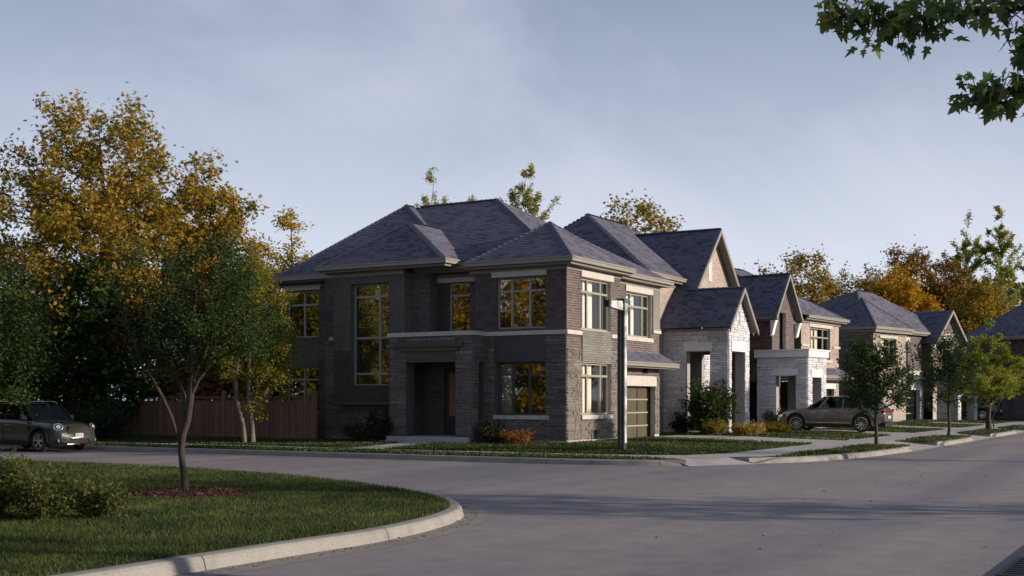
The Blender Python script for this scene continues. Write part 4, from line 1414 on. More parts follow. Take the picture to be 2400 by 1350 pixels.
# block that holds the houses
side_k = [(-6.9, 60), (-6.9, 20), (-6.9, 6), (-6.9, -2.2), (-6.75, -4.0), (-6.4, -5.4), (-5.9, -6.5)]
corner_k = [(-4.1, -7.65), (-2.7, -8.45), (-.8, -8.98), (1.2, -9.3), (3.4, -9.45), (6.1, -9.55)]
SK = catmull(side_k, 8)
CK = catmull(corner_k, 6)
KY = -9.55
cuts = [(6.1, 10.8), (17.6, 22.4), (29.4, 34.0), (41.0, 45.6), (52.6, 57.4)]
kerb_run(SK, nose1=True)
kerb_run(CK, nose0=True, nose1=True)
for i, (a, b) in enumerate(cuts):
    nxt = cuts[i + 1][0] if i + 1 < len(cuts) else 140
    kerb_run([(b, KY), (nxt, KY)], True, True)
inner = offs(resample(SK, .5), .2) + [(-5.2, -5.9), (-3.9, -6.9)] + offs(resample(CK, .5), .2)
for i, (a, b) in enumerate(cuts):
    inner += [(a + .02, KY + .2), (a + .02, -7.9), (b - .02, -7.9), (b - .02, KY + .2)]
inner += [(140, KY + .2), (140, 60)]
flat('verge', inner, .155, 'soil')
mb = MB()
for i in range(len(inner) - 1):
    (a, b), (c, d) = inner[i], inner[i + 1]
    mb.poly([(a, b, -.05), (c, d, -.05), (c, d, .157), (a, b, .157)])
mb.build('verge_edge', M['kerb'], None, kind='structure')
sheet('lawn', -4.2, 80, -6.1, 45, .7, 'soil', 0)

# pavement: separate slabs
pav = empty('pavement', (0, 0, 0)); tag(pav, kind='structure')


def slab(x0, x1, y0, y1, par=None, nm='paving_slab', g=.008, hf=hgt):
    mb = MB()
    x0 += g; x1 -= g; y0 += g; y1 -= g
    zb = [hf(x, y) + .006 for x, y in ((x0, y0), (x1, y0), (x1, y1), (x0, y1))]
    q = [(x0, y0), (x1, y0), (x1, y1), (x0, y1)]
    mb.hexa([(*p, z - .06) for p, z in zip(q, zb)] + [(*p, z) for p, z in zip(q, zb)])
    return mb.build(nm, M['concrete'], par or pav)


y = -3.5
while y < 40:
    slab(-5.55, -4.2, y, y + 1.5); y += 1.5
x = -1.5
while x < 75:
    slab(x, x + 1.5, -7.9, -6.1); x += 1.5
flat('paving_corner', [(-5.55, -3.5), (-5.5, -5.2), (-5.2, -5.9), (-3.9, -6.9), (-3.2, -7.55), (-1.5, -7.88), (-1.5, -6.1), (-2.8, -5.8), (-3.8, -4.9), (-4.2, -3.5)], .163, 'concrete', parent=pav)
flat('ramp', [(-5.95, -6.6, .006), (-4.1, -7.8, .006), (-3.85, -6.88, .158), (-5.22, -5.85, .158)], 0, 'concrete', parent=pav)
mb = MB(); mb.poly([(-5.95, -6.6, .003), (-5.22, -5.85, .003), (-5.22, -5.85, .156), (-5.9, -6.45, .05)]); mb.poly([(-4.1, -7.75, .003), (-3.85, -6.88, .003), (-3.85, -6.88, .156), (-4.12, -7.6, .05)]); mb.build('ramp_cheek', M['concrete'], pav)
for a, b in cuts:
    for xx in (a, b):
        mb = MB(); mb.box(xx - .05, xx + .05, KY + .21, -7.9, -.02, .158); mb.build('verge_edging', M['kerb'], pav)
# driveways and front paths
lims = [.52, 1.3, 1.1, -2.5, -5.4]
for (a, b), yy in zip(cuts, lims):
    dv = empty('driveway'); tag(dv, kind='structure')
    mb = MB()
    mb.poly([(a - .1, KY - .02, .008), (b + .1, KY - .02, .008), (b - .02, -7.9, .163), (a + .02, -7.9, .163)])
    mb.build('apron', M['concrete'], dv)
    y = -6.1
    while y < yy - .1:
        y2 = min(y + 1.7, yy)
        for q in range(2):
            xa = a + .3 + (b - a - .6) * q / 2
            slab(xa, xa + (b - a - .6) / 2, y, y2, dv, 'driveway_slab')
        y = y2
path = empty('front_path'); tag(path, kind='structure')
for i in range(3):
    slab(-4.2 + i * .96, -4.2 + (i + 1) * .96, 4.2, 5.6, path)
slab(11.1, 12.3, -6.1, -1.1, path)

# the block across the side street, with the young tree
isl = [(-120, -9.5), (-40, -9.5), (-26, -9.5), (-22.85, -9.55), (-20.7, -9.12), (-19.3, -8.38), (-18.15, -7.2), (-17.0, -5.3), (-15.75, -2.6), (-14.8, 1.0), (-14.3, 6), (-14.2, 14), (-14.2, 60)]
IK = catmull(isl, 8)
kerb_run(IK, first=5)
ii = offs(resample(IK, .5), .2)
tag(flat('lawn', ii + [(-120, 60)], .155, 'soil'))

# our side of the main street
kerb_run([(140, -16.64), (-120, -16.64)], pan=True)
flat('verge', [(-120, -16.84), (140, -16.84), (140, -80), (-120, -80)], .155, 'soil')
dg = empty('storm_drain', (-21.5, -16.46, .015), 0, 'cast iron slotted drain grate set against the kerb', 'drain')
mb = MB(); mb.ring([(-.75, -.18), (.75, -.18), (.75, .18), (-.75, .18), (-.75, -.18)], [(-.70, -.13), (.70, -.13), (.70, .13), (-.70, .13), (-.70, -.13)], -.006, .012)
mb.build('grate_frame', M['grate'], dg)
mb = MB(); mb.poly([(-.7, -.13, -.004), (.7, -.13, -.004), (.7, .13, -.004), (-.7, .13, -.004)]); mb.build('drain_pit', M['metal_black'], dg)
for i in range(9):
    mb = MB(); mb.box(-.69 + i * .158, -.69 + i * .158 + .075, -.129, .129, -.003, .009); mb.build('grate_bar', M['grate'], dg)

# ------------------------------------------------------------------ grass
def in_poly(x, y, P):
    P = np.array(P)
    x1, y1 = P[:, 0], P[:, 1]
    x2, y2 = np.roll(x1, -1), np.roll(y1, -1)
    c = np.zeros(len(x), bool)
    for a, b, d, e in zip(x1, y1, x2, y2):
        if b == e: continue
        t = ((b > y) != (e > y)) & (x < (d - a) * (y - b) / (e - b) + a)
        c ^= t
    return c


def grass(name, label, polys, n, zf, bw=.02, bh=.07, seed=1, excl=()):
    r = np.random.default_rng(seed)
    allx, ally = [], []
    for P in polys:
        A = np.array(P)
        lo, hi = A.min(0), A.max(0)
        area = (hi - lo).prod()
        m = int(n * area)
        # thin out with distance from the camera
        x = r.uniform(lo[0], hi[0], m); y = r.uniform(lo[1], hi[1], m)
        dx, dy = x - CAMN[0], y - CAMN[1]
        D = dx * FWD[0] + dy * FWD[1]
        lat = dx * RGT[0] + dy * RGT[1]
        k = (D > 6) & (np.abs(lat) < D * .50 + 1.5) & (r.random(m) < np.clip((14 / np.maximum(D, 1)) ** 1.5, 0, 1))
        x, y = x[k], y[k]
        k = in_poly(x, y, P)
        for e in excl: k &= ~e(x, y)
        allx.append(x[k]); ally.append(y[k])
    x, y = np.concatenate(allx), np.concatenate(ally)
    D = np.maximum((x - CAMN[0]) * FWD[0] + (y - CAMN[1]) * FWD[1], 8)
    m = len(x)
    z = np.array([zf(a, b) for a, b in zip(x, y)])
    sc = np.clip((D / 14) ** .75, .8, 4)
    patch = .75 + .5 * np.sin(x * 1.3 + np.sin(y * 1.7)) * np.sin(y * 1.1 + 1)
    h = bh * r.uniform(.5, 1.35, m) * (.8 + .3 * patch)
    w = bw * sc * r.uniform(.7, 1.3, m)
    an = r.uniform(0, 2 * np.pi, m)
    ln = r.normal(0, .5, (m, 2)) * h[:, None]
    dx, dy = np.cos(an) * w / 2, np.sin(an) * w / 2
    V = np.zeros((m, 3, 3))
    V[:, 0] = np.c_[x - dx, y - dy, z - .005]
    V[:, 1] = np.c_[x + dx, y + dy, z - .005]
    V[:, 2] = np.c_[x + ln[:, 0], y + ln[:, 1], z + h]
    F = np.arange(m * 3).reshape(-1, 3)
    o = mesh_obj(name, np_mesh(name, V.reshape(-1, 3), F, r.random(m)), M['blade'])
    return tag(o, label, 'grass', kind='stuff')


MULCH = (-20.25, -3.72)
ex_mulch = lambda x, y: (((x - MULCH[0]) * .50 - (y - MULCH[1]) * .86) / 1.15) ** 2 + (((x - MULCH[0]) * .86 + (y - MULCH[1]) * .50) / .95) ** 2 < 1
grass('grass', 'mown lawn on the rounded corner in the foreground', [[p for p in offs(resample(IK, .5), .22) if p[0] > -31] + [(-31, 40)]], 2300, lambda a, b: .155, .013, .052, 1, [ex_mulch])


def not_lawn(x, y):
    m = (x > -.02) & (y > -.02) & (y < 12.3) & (x < 8.8)
    m |= (x > -1.4) & (x < 0) & (y > 3.0) & (y < 6.5)
    m |= (x > -5.55) & (x < -4.2)
    m |= (y > -7.9) & (y < -6.1) & (x > -3.5)
    m |= (x > -4.3) & (x < -1.3) & (y > 4.2) & (y < 5.6)
    for a, b in cuts: m |= (x > a + .25) & (x < b - .25) & (y < 2)
    m |= (x > 12.3) & (x < 20.6) & (y > -1.2)
    m |= (x > 11.1) & (x < 12.3) & (y < -1.1)
    m |= in_poly(x, y, [(-5.55, -3.3), (-5.5, -5.2), (-6.2, -6.6), (-4.1, -7.8), (-3.2, -7.55), (-1.5, -7.88), (-1.5, -6.1), (-2.8, -5.8), (-3.8, -4.9), (-4.2, -3.3)])
    return m


strip = [p for p in offs(resample(SK, .5), .22) if p[1] < 34] + offs(resample(CK, .5), .22)
grass('grass', 'lawn and kerbside grass strips round the houses', [strip + [(60, -9.33), (60, 5), (9, 5), (5, 34)]], 1500, hgt, .028, .075, 2, [not_lawn])

# ------------------------------------------------------------------ fence
def fence(x0, y0, nb, label):
    root = empty('wooden_fence', (x0, y0, 0), 0, label, 'fence')
    lats = None
    posts = [0 + 2.15 * i for i in range(nb)]
    brd = []
    for v in range(3):
        mb = MB(); w = .128
        mb.hexa([(-.012, 0, 0), (.012, .004, 0), (.012, w, 0), (-.012, w - .003, 0), (-.012, 0, 1.28), (.012, .004, 1.28), (.012, w, 1.28), (-.012, w - .003, 1.28)])
        me = bpy.data.meshes.new('board'); me.from_pydata(mb.v, [], mb.f); me.materials.append(M['fence']); brd.append(me)
    pm = MB(); pm.box(-.07, .07, -.07, .07, -.1, 1.72); pm.box(-.085, .085, -.085, .085, 1.722, 1.75); pm.hexa([(-.06, -.06, 1.751), (.06, -.06, 1.751), (.06, .06, 1.751), (-.06, .06, 1.751), (-.02, -.02, 1.80), (.02, -.02, 1.80), (.02, .02, 1.80), (-.02, .02, 1.80)])
    pme = bpy.data.meshes.new('post'); pme.from_pydata(pm.v, [], pm.f); pme.materials.append(M['fence'])
    for i, y in enumerate(posts):
        o = bpy.data.objects.new('post', pme); COL.objects.link(o); o.parent = root; o.location = (0, y, .21)
        if i == len(posts) - 1: break
        a, b = y + .072, posts[i + 1] - .072
        z = .30
        n = int((b - a) / .138)
        for k in range(n):
            c = bpy.data.objects.new('board', brd[(i * 7 + k * 5) % 3]); COL.objects.link(c); c.parent = root
            c.location = (random.uniform(-.003, .003), a + (b - a) * k / n, z + random.uniform(-.004, .004))
        for zz in (z - .02, z + 1.285, z + 1.44):
            mb = MB(); mb.box(-.028, .028, a, b, zz, zz + .045); mb.build('rail', M['fence'], root)
        # turned lattice band between the two top rails
        m = int((b - a) / .16)
        for k in range(m):
            y0, y1 = a + (b - a) * k / m, a + (b - a) * (k + 1) / m
            for s_ in (0, 1):
                p, q = ((y0, z + 1.335), (y1, z + 1.435)) if s_ else ((y0, z + 1.435), (y1, z + 1.335))
                mb = MB(); mb.bar((.006 * (1 - 2 * s_), p[0], p[1]), (.006 * (1 - 2 * s_), q[0], q[1]), .010, .018, (1, 0, 0)); mb.build('lattice_strip', M['fence'], root)


fence(-.9, 9.6, 12, 'brown cedar privacy fence with lattice top running left from the corner house')
fence(-24.0, 9.0, 10, 'cedar fence across the side street, seen only mirrored in the side windows')

# ------------------------------------------------------------------ street lamp
lp = empty('street_lamp', (-2.62, -3.18, hgt(-2.6, -3.2) - .01), 0, 'square dark bronze street lamp with a pale grey boxy head on the corner lawn', 'street lamp')
mb = MB(); mb.box(-.10, .10, -.10, .10, 0, 4.35); mb.box(-.155, -.1025, -.03, .03, .15, 4.2); mb.build('pole', M['lamp_metal'], lp)
mb = MB()
for s_ in (-1, 1): mb.box(-.07, .07, s_ * .104, s_ * .118, .25, 4.05)
mb.build('pole_lit_strip', M['lamp_grey'], lp, kind='stuff')  # pale strips stand for the sunlit face of the pole
mb = MB(); mb.box(-.115, .115, -.115, .115, 4.355, 4.42); mb.build('pole_cap', M['lamp_metal'], lp)
# the head reaches out toward the side street
mb = MB(); mb.hexa([(-.88, -.07, 4.13), (-.125, -.09, 4.07), (-.125, .09, 4.07), (-.88, .07, 4.13), (-.88, -.07, 4.31), (-.125, -.09, 4.34), (-.125, .09, 4.34), (-.88, .07, 4.31)])
mb.build('lamp_head', M['lamp_grey'], lp)
mb = MB(); mb.box(-1.02, -.883, -.07, .07, 4.125, 4.315); mb.build('lamp_end_shade', M['metal_black'], lp)  # black block stands for shade on the end face of the head
mb = MB(); mb.box(-.1, .1, -.150, -.122, 3.94, 4.32); mb.build('bracket', M['lamp_grey'], lp)
mb = MB(); mb.box(-.1, .1, -.30, -.122, 4.325, 4.415); mb.build('bracket_arm', M['lamp_grey'], lp)
mb = MB(); mb.box(-.17, .17, -.17, .17, -.02, .045)
for q in ((-.13, -.13), (.13, -.13), (-.13, .13), (.13, .13)): mb.box(q[0] - .02, q[0] + .02, q[1] - .02, q[1] + .02, .045, .075)
mb.build('base_plate', M['lamp_metal'], lp, kind='stuff')


# ------------------------------------------------------------------ plants
def leaf_shape(kind):
    if kind == 'maple':
        ang = [(-90, .18), (-50, .42), (-62, .30), (-12, .62), (12, .36), (28, .80), (52, .42), (70, .62), (90, 1.0), (110, .62), (128, .42), (152, .80), (168, .36), (192, .62), (242, .30), (230, .42)]
        P = [(0, .12)] + [(r * math.cos(R(a)) * .62, .12 + r * math.sin(R(a)) * .62) for a, r in ang]
        n = len(ang)
        F = [(0, 1 + i, 1 + (i + 1) % n) for i in range(n)]
        V = [(x, y, .05 * abs(x)) for x, y in P]
        return np.array(V), np.array(F)
    if kind == 'star':
        V = [(0, 0, 0), (.55, .25, .04), (.18, .42, 0), (.35, .85, .05), (0, .6, 0), (-.35, .85, .05), (-.18, .42, 0), (-.55, .25, .04)]
        return np.array(V, float), np.array([(0, 1, 2), (0, 2, 4), (2, 3, 4), (0, 4, 6), (4, 5, 6), (0, 6, 7)])
    if kind == 'oval':
        V = [(0, 0, 0), (.26, .5, .06), (0, 1, -.04), (-.26, .5, .06)]
        return np.array(V, float), np.array([(0, 1, 2), (0, 2, 3)])
    if kind == 'thin':
        V = [(-.07, 0, 0), (.07, 0, 0), (0, 1, .05)]
        return np.array(V, float), np.array([(0, 1, 2)])
    if kind == 'spray':
        V = [(0, 0, 0), (.16, .45, .04), (0, 1, 0), (-.16, .45, .04), (.42, .62, .08), (.06, .3, 0), (-.42, .62, .08), (-.06, .3, 0)]
        return np.array(V, float), np.array([(0, 1, 2), (0, 2, 3), (5, 4, 1), (7, 3, 6)])


def leaves_mesh(name, P, size, kind, rng, droop=.0, flat_=.5, var=.35, dirs=None, rnd=None):
    """P (n,3) positions"""
    V, F = leaf_shape(kind)
    n = len(P)
    nrm = rng.normal(0, 1, (n, 3)); nrm[:, 2] = np.abs(nrm[:, 2]) + flat_
    nrm /= np.linalg.norm(nrm, axis=1)[:, None]
    t = rng.normal(0, 1, (n, 3)) if dirs is None else dirs + rng.normal(0, .45, (n, 3))
    t[:, 2] -= droop
    t -= nrm * (t * nrm).sum(1)[:, None]
    t /= np.linalg.norm(t, axis=1)[:, None] + 1e-9
    b = np.cross(t, nrm)
    s = size * (1 + rng.uniform(-var, var, n))
    VV = P[:, None] + s[:, None, None] * (V[None, :, 0, None] * b[:, None] + V[None, :, 1, None] * t[:, None] + V[None, :, 2, None] * nrm[:, None])
    FF = (F[None] + (np.arange(n) * len(V))[:, None, None]).reshape(-1, 3)
    rr = rng.random(n) if rnd is None else rnd
    return np_mesh(name, VV.reshape(-1, 3), FF, np.repeat(rr, len(F)))


def skeleton(rng, trunk, tips, seg=.4, wob=.06, up=.25, low=.35):
    """trunk: list of points; tips: (n,3). returns chains of node ids, node array, parents"""
    N = [np.array(p, float) for p in trunk]
    par = [-1] + list(range(len(trunk) - 1))
    chains = [list(range(len(trunk)))]
    ax = np.array(trunk[-1])
    order = np.argsort(np.linalg.norm(tips[:, :2] - np.array(trunk[-1])[:2], axis=1) + .3 * np.abs(tips[:, 2] - ax[2]))
    for t in tips[order]:
        A = np.array(N)
        d = t - A
        dist = np.linalg.norm(d, axis=1)
        hor = np.linalg.norm(d[:, :2], axis=1)
        cost = dist + 2.2 * np.maximum(0, A[:, 2] + low * hor - t[2]) + np.where(np.arange(len(A)) < 2, 3, 0)
        k = int(np.argmin(cost))
        n = max(1, int(dist[k] / seg))
        s0 = A[k]
        ch = [k]
        bow = np.array((0, 0, 1.0)) * up * hor[k] * -.35
        w = rng.normal(0, wob, (n + 1, 3)) * min(1, dist[k])
        for i in range(1, n + 1):
            f = i / n
            p = s0 + d[k] * f + bow * math.sin(math.pi * f) + w[i] * (1 if i < n else 0)
            N.append(p); par.append(ch[-1]); ch.append(len(N) - 1)
        chains.append(ch)
    return np.array(N), np.array(par), chains


def wood(name, N, par, chains, r0, rt, mat, parent, pw=2.3, sides=6, flare=1.35):
    n = len(N)
    kids = np.zeros(n)
    has = np.zeros(n, bool)
    for i in range(n):
        if par[i] >= 0: has[par[i]] = True
    kids[~has] = 1
    for i in range(n - 1, 0, -1): kids[par[i]] += kids[i]
    rad = kids ** (1 / pw)
    rad = rt + (rad - 1) / (rad[0] - 1 + 1e-6) * (r0 - rt)
    mb = MB()
    for ci, ch in enumerate(chains):
        if len(ch) < 2: continue
        rr = [rad[c] for c in ch]
        if ci: rr[0] = min(rad[ch[0]], rr[1] * 1.25)
        else: rr[0] *= flare
        mb.tube([N[c] for c in ch], rr, sides if rr[0] > .03 else 4, cap=False)
    return mb.build(name, M[mat], parent, smooth=True), rad


def crown_points(rng, blobs, n, shell=.55):
    out = []
    vol = np.array([b[3] * b[4] * b[5] for b in blobs]); vol = vol / vol.sum()
    for b, v in zip(blobs, vol):
        m = max(1, int(n * v))
        d = rng.normal(0, 1, (m, 3)); d /= np.linalg.norm(d, axis=1)[:, None]
        r = (shell ** 3 + rng.random(m) * (1 - shell ** 3)) ** (1 / 3)
        out.append(np.array(b[:3]) + d * r[:, None] * np.array(b[3:6]))
    return np.concatenate(out)


def tree(name, label, loc, trunk, blobs, ntips, leaf, lmat, lsize, per, seed, r0=.12, bark='bark', spread=.32, group=None, cat='tree', droop=.3, sides=6, shell=.45, flat_=.5, rt=.008, low=.35, up=.25, tail=.6, extra_trunks=(), mats2=None, wob=.06, crown='crown', xs_=1.0):
    rng = np.random.default_rng(seed)
    root = empty(name, loc, 0, label, cat, group)
    tips = crown_points(rng, blobs, ntips, shell)
    allP, allD = [], []
    stems = [trunk] + list(extra_trunks)
    owner = np.zeros(len(tips), int)
    if len(stems) > 1:
        dd = np.array([[np.linalg.norm(t[:2] - np.array(s_[-1])[:2]) for s_ in stems] for t in tips])
        owner = dd.argmin(1)
    for si, tr in enumerate(stems):
        tp = tips[owner == si]
        if not len(tp): continue
        N, par, ch = skeleton(rng, tr, tp, up=up, low=low, wob=wob)
        wood('trunk', N, par, ch, r0 * (1 if si == 0 else xs_), rt, bark, root, sides=sides)
        for c in ch[1:]:
            seq = N[c]
            k0 = int(len(seq) * (1 - tail))
            sub = seq[k0:] if len(seq) - k0 > 1 else seq[-2:]
            i = rng.integers(0, len(sub) - 1, per) if len(sub) > 1 else np.zeros(per, int)
            f = rng.random(per)[:, None]
            P = sub[i] * (1 - f) + sub[i + 1] * f + rng.normal(0, spread, (per, 3)) * (.35 + .65 * rng.random((per, 1)))
            allP.append(P)
            allD.append(np.repeat((sub[-1] - sub[0])[None], per, 0))
    P = np.concatenate(allP); D = np.concatenate(allD)
    D /= np.linalg.norm(D, axis=1)[:, None] + 1e-6
    me = leaves_mesh(crown, P, lsize, leaf, rng, droop, flat_, dirs=D * .8)
    mesh_obj(crown, me, M[lmat], root)
    return root


def line(x0, y0, z0, x1, y1, z1, n, wob=.0, seed=0):
    rr = random.Random(seed)
    return [(x0 + (x1 - x0) * i / n + (rr.uniform(-wob, wob) if 0 < i else 0), y0 + (y1 - y0) * i / n + (rr.uniform(-wob, wob) if 0 < i else 0), z0 + (z1 - z0) * i / n) for i in range(n + 1)]


# directions in the picture plane, to lay out crowns as seen from the street: r = to the right, f = away
def rf(r, f, z): return (RGT[0] * r + FWD[0] * f, RGT[1] * r + FWD[1] * f, z)


def blob(r, f, z, rr, rz, rd=None): return (*rf(r, f, z), rr, rd or rr, rz)


# young tree on the rounded corner
g0 = rf
tree('young_tree', 'young dark green tree with forked curving trunk in a round mulch bed', (-20.31, -3.70, .15),
     [g0(0, 0, 0), g0(.01, 0, .25), g0(-.03, 0, .5), g0(-.05, 0, .75), g0(-.02, 0, .98), g0(.05, .02, 1.2), g0(.10, .0, 1.55), g0(.14, .0, 2.0), g0(.12, .0, 2.6), g0(.18, 0, 3.3)],
     [blob(.25, 0, 3.25, 1.05, .9), blob(-.5, .1, 2.9, .75, .8), blob(1.0, 0, 3.0, .75, .8), blob(1.25, -.1, 2.4, .45, .5), blob(.1, 0, 2.45, 1.0, .25), blob(.55, 0, 4.0, .6, .4), blob(-.35, 0, 3.85, .55, .4), blob(-.75, 0, 2.25, .35, .35)],
     280, 'oval', 'leaf_green', .058, 58, 11, r0=.053, bark='bark', spread=.12, shell=.12, low=.55, sides=8, rt=.004, tail=.55, wob=.04, xs_=.5,
     extra_trunks=[[g0(-.03, 0, .80), g0(-.12, 0, .98), g0(-.20, 0, 1.25), g0(-.36, 0, 1.6), g0(-.5, 0, 1.85), g0(-.72, 0, 2.15), g0(-.85, 0, 2.6)],
                   [g0(.03, .02, 1.15), g0(-.04, .05, 1.4), g0(-.02, .1, 1.6), g0(-.14, .1, 1.85), g0(-.3, .1, 2.15), g0(-.36, .1, 2.7)],
                   [g0(.11, 0, 1.6), g0(.24, -.05, 1.85), g0(.48, -.1, 2.15), g0(.62, -.1, 2.35), g0(.95, -.1, 2.7)],
                   [g0(.14, 0, 1.9), g0(.32, .05, 2.3), g0(.42, .1, 2.7), g0(.62, .1, 3.2)]])
# mulch bed
mb_ = []
rngm = np.random.default_rng(5)
mm = MB()
nr = 28
ringp = lambda k, q: (math.cos(2 * math.pi * k / nr) * .98 * q, math.sin(2 * math.pi * k / nr) * .85 * q)
for q0, q1 in ((0, .35), (.35, .7), (.7, 1.0)):
    for k in range(nr):
        pts = []
        for kk, q in ((k, q0), (k + 1, q0), (k + 1, q1), (k, q1)):
            a, b = ringp(kk, q); v = rf(a, b, .004 + .09 * (1 - q * q)); pts.append((MULCH[0] + v[0], MULCH[1] + v[1], .155 + v[2]))
        mm.poly(pts)
mo = mm.build('mulch_bed', M['mulch'], None, kind='structure')
n = 2600
a, q = rngm.uniform(0, 2 * np.pi, n), np.sqrt(rngm.random(n)) * 1.03
r_, f_ = np.cos(a) * .98 * q, np.sin(a) * .85 * q
P = np.c_[MULCH[0] + RGT[0] * r_ + FWD[0] * f_, MULCH[1] + RGT[1] * r_ + FWD[1] * f_, .17 + .09 * np.clip(1 - q * q, 0, 1)]
tag(mesh_obj('mulch_chips', leaves_mesh('mulch_chips', P, .055, 'oval', rngm, 0, 1.2), M['mulch']), 'reddish brown bark chips round the foot of the young tree', 'mulch', kind='stuff')

# twin stemmed yellow-green tree in front of the fence
tree('twin_stem_tree', 'yellow-green tree with two pale stems rising in front of the fence', (-3.25, 10.51, .17),
     [g0(.12, 0, 0), g0(.10, 0, .6), g0(.02, 0, 1.2), g0(-.02, 0, 1.9), g0(.0, 0, 3.2), g0(.0, 0, 4.6), g0(.05, 0, 6.2)],
     [blob(.1, 0, 5.9, .75, 1.0), blob(.1, 0, 4.4, 1.15, 1.1), blob(1.05, 0, 3.6, .75, .9), blob(.75, 0, 2.3, .75, .8), blob(-.75, 0, 4.6, .6, .9), blob(-.65, 0, 2.9, .6, .8), blob(1.2, 0, 4.6, .45, .6), blob(.35, 0, 1.35, .45, .45)],
     300, 'oval', 'leaf_birch', .095, 62, 12, r0=.085, bark='bark_pale', spread=.16, shell=.35, tail=.5,
     extra_trunks=[[g0(-.15, 0, 0), g0(-.22, 0, .7), g0(-.42, 0, 1.4), g0(-.48, 0, 2.2), g0(-.35, 0, 3.2)]])

# big maples beyond the fence
tree('maple_tree', 'tall golden maple with airy crown, highest tree on the left', (.08, 21.68, .1),
     line(0, 0, 0, .3, .2, 12.4, 9, .12, 1),
     [blob(0, 0, 11.0, 2.9, 3.0), blob(-2.9, 0, 9.6, 1.9, 2.4), blob(2.5, 0, 9.8, 1.7, 2.2), blob(-.5, 0, 8.0, 4.3, 2.5), blob(.2, 0, 5.5, 4.3, 2.3), blob(-2.0, 0, 12.9, 1.0, 1.3), blob(.9, 0, 13.2, 1.0, 1.3), blob(3.4, 0, 10.9, .9, .9), blob(-3.5, 0, 12.0, .8, .9), blob(-2.6, 0, 13.6, .35, .8), blob(-1.2, 0, 13.9, .35, .6), blob(1.7, 0, 13.6, .4, .6), blob(4.3, 0, 11.6, .5, .3), blob(4.6, 0, 10.2, .6, .3), blob(-4.6, 0, 11.0, .5, .8)],
     620, 'star', 'leaf_gold', .175, 62, 13, r0=.22, spread=.34, bark='bark_dark', shell=.3, tail=.6, low=.25)
tree('maple_tree', 'lower golden maple leaning right toward the roof, beside the tallest maple', (3.72, 19.41, .1),
     line(0, 0, 0, .2, -.2, 9.6, 8, .12, 2),
     [blob(0, 0, 9.2, 1.7, 1.9), blob(.5, 0, 7.2, 2.2, 2.0), blob(-1.2, 0, 6.6, 1.8, 1.8), blob(1.3, 0, 5.0, 1.7, 1.6), blob(-.1, 0, 11.0, .7, 1.1), blob(1.6, 0, 9.3, .9, .9), blob(1.9, 0, 10.2, .3, .5), blob(2.6, 0, 8.6, .5, .3), blob(.6, 0, 11.2, .3, .7)],
     330, 'star', 'leaf_gold', .175, 60, 14, r0=.17, spread=.32, bark='bark_dark', shell=.3, low=.25)
tree('maple_tree', 'bright orange-gold maple low behind the fence and young tree', (2.3, 17.2, .1),
     line(0, 0, 0, .1, 0, 5.0, 5, .1, 3),
     [blob(0, 0, 4.0, 2.0, 1.5), blob(-.9, 0, 2.6, 1.6, 1.0), blob(1.0, 0, 2.7, 1.5, 1.0)],
     120, 'star', 'leaf_yellow', .20, 90, 15, r0=.12, spread=.35, bark='bark_dark', shell=.3)  # bright leaf colour stands in for sunlight; the house shades this tree
for i, (r, f, h, w, sd, mt, lb) in enumerate([
        (-2.6, -2.6, 6.6, 2.4, 16, 'leaf_green', 'low dark green tree in deep shade behind the parked green car'),
        (.5, -2.4, 7.2, 2.0, 17, 'leaf_green', 'dark green tree in shade above the dark bush by the fence'),
        (3.0, -.8, 7.0, 2.2, 18, 'leaf_rust', 'rusty maple behind the young green tree and the fence'),
        (-6.5, .5, 9.5, 3.0, 19, 'leaf_gold', 'golden maple cut by the left edge of the picture')]):
    v = rf(r, f, 0)
    tree('maple_tree', lb, (.08 + v[0], 21.68 + v[1], .1), line(0, 0, 0, .1, 0, h * .75, 6, .1, i),
         [blob(0, 0, h * .72, w, h * .25), blob(-.6, 0, h * .45, w * 1.1, h * .25), blob(.8, 0, h * .3, w * .9, h * .22)],
         150, 'star', mt, .21, 75, sd, r0=.14, spread=.38, bark='bark_dark', shell=.3)
for r, f, h, w, sd, mt, lb in ((6.6, 3.5, 5.6, 2.0, 121, 'leaf_birch', 'low olive tree between the fence and the rear wall of the corner house'),
                               (9.0, 8.0, 5.5, 2.2, 122, 'leaf_gold', 'low golden tree behind the rear corner of the corner house'),
                               (4.8, 6.0, 7.5, 2.3, 123, 'leaf_rust', 'bronze tree behind the twin stemmed tree')):
    v = rf(r, f, 0)
    tree('maple_tree', lb, (.08 + v[0], 21.68 + v[1], .1), line(0, 0, 0, .1, 0, h * .75, 6, .1, sd),
         [blob(0, 0, h * .72, w, h * .25), blob(0, 0, h * .4, w * 1.15, h * .3), blob(0, 0, h * .18, w, h * .15)],
         150, 'star', mt, .2, 70, sd, r0=.10, spread=.34, bark='bark_dark', shell=.3)
tree('yellow_tree', 'slim yellow tree rising just left of the corner house roof', (13.27, 22.87, .1),
     line(0, 0, 0, 0, 0, 10.5, 7, .1, 5),
     [blob(0, 0, 10.4, .7, 1.4), blob(-.9, 0, 8.6, 1.0, 1.2), blob(1.0, 0, 8.3, 1.1, 1.1), blob(0, 0, 7.0, 1.9, 1.3), blob(0, 0, 5.0, 1.8, 1.4)],
     170, 'oval', 'leaf_yellow', .17, 95, 21, r0=.13, spread=.26, bark='bark_dark', shell=.35)


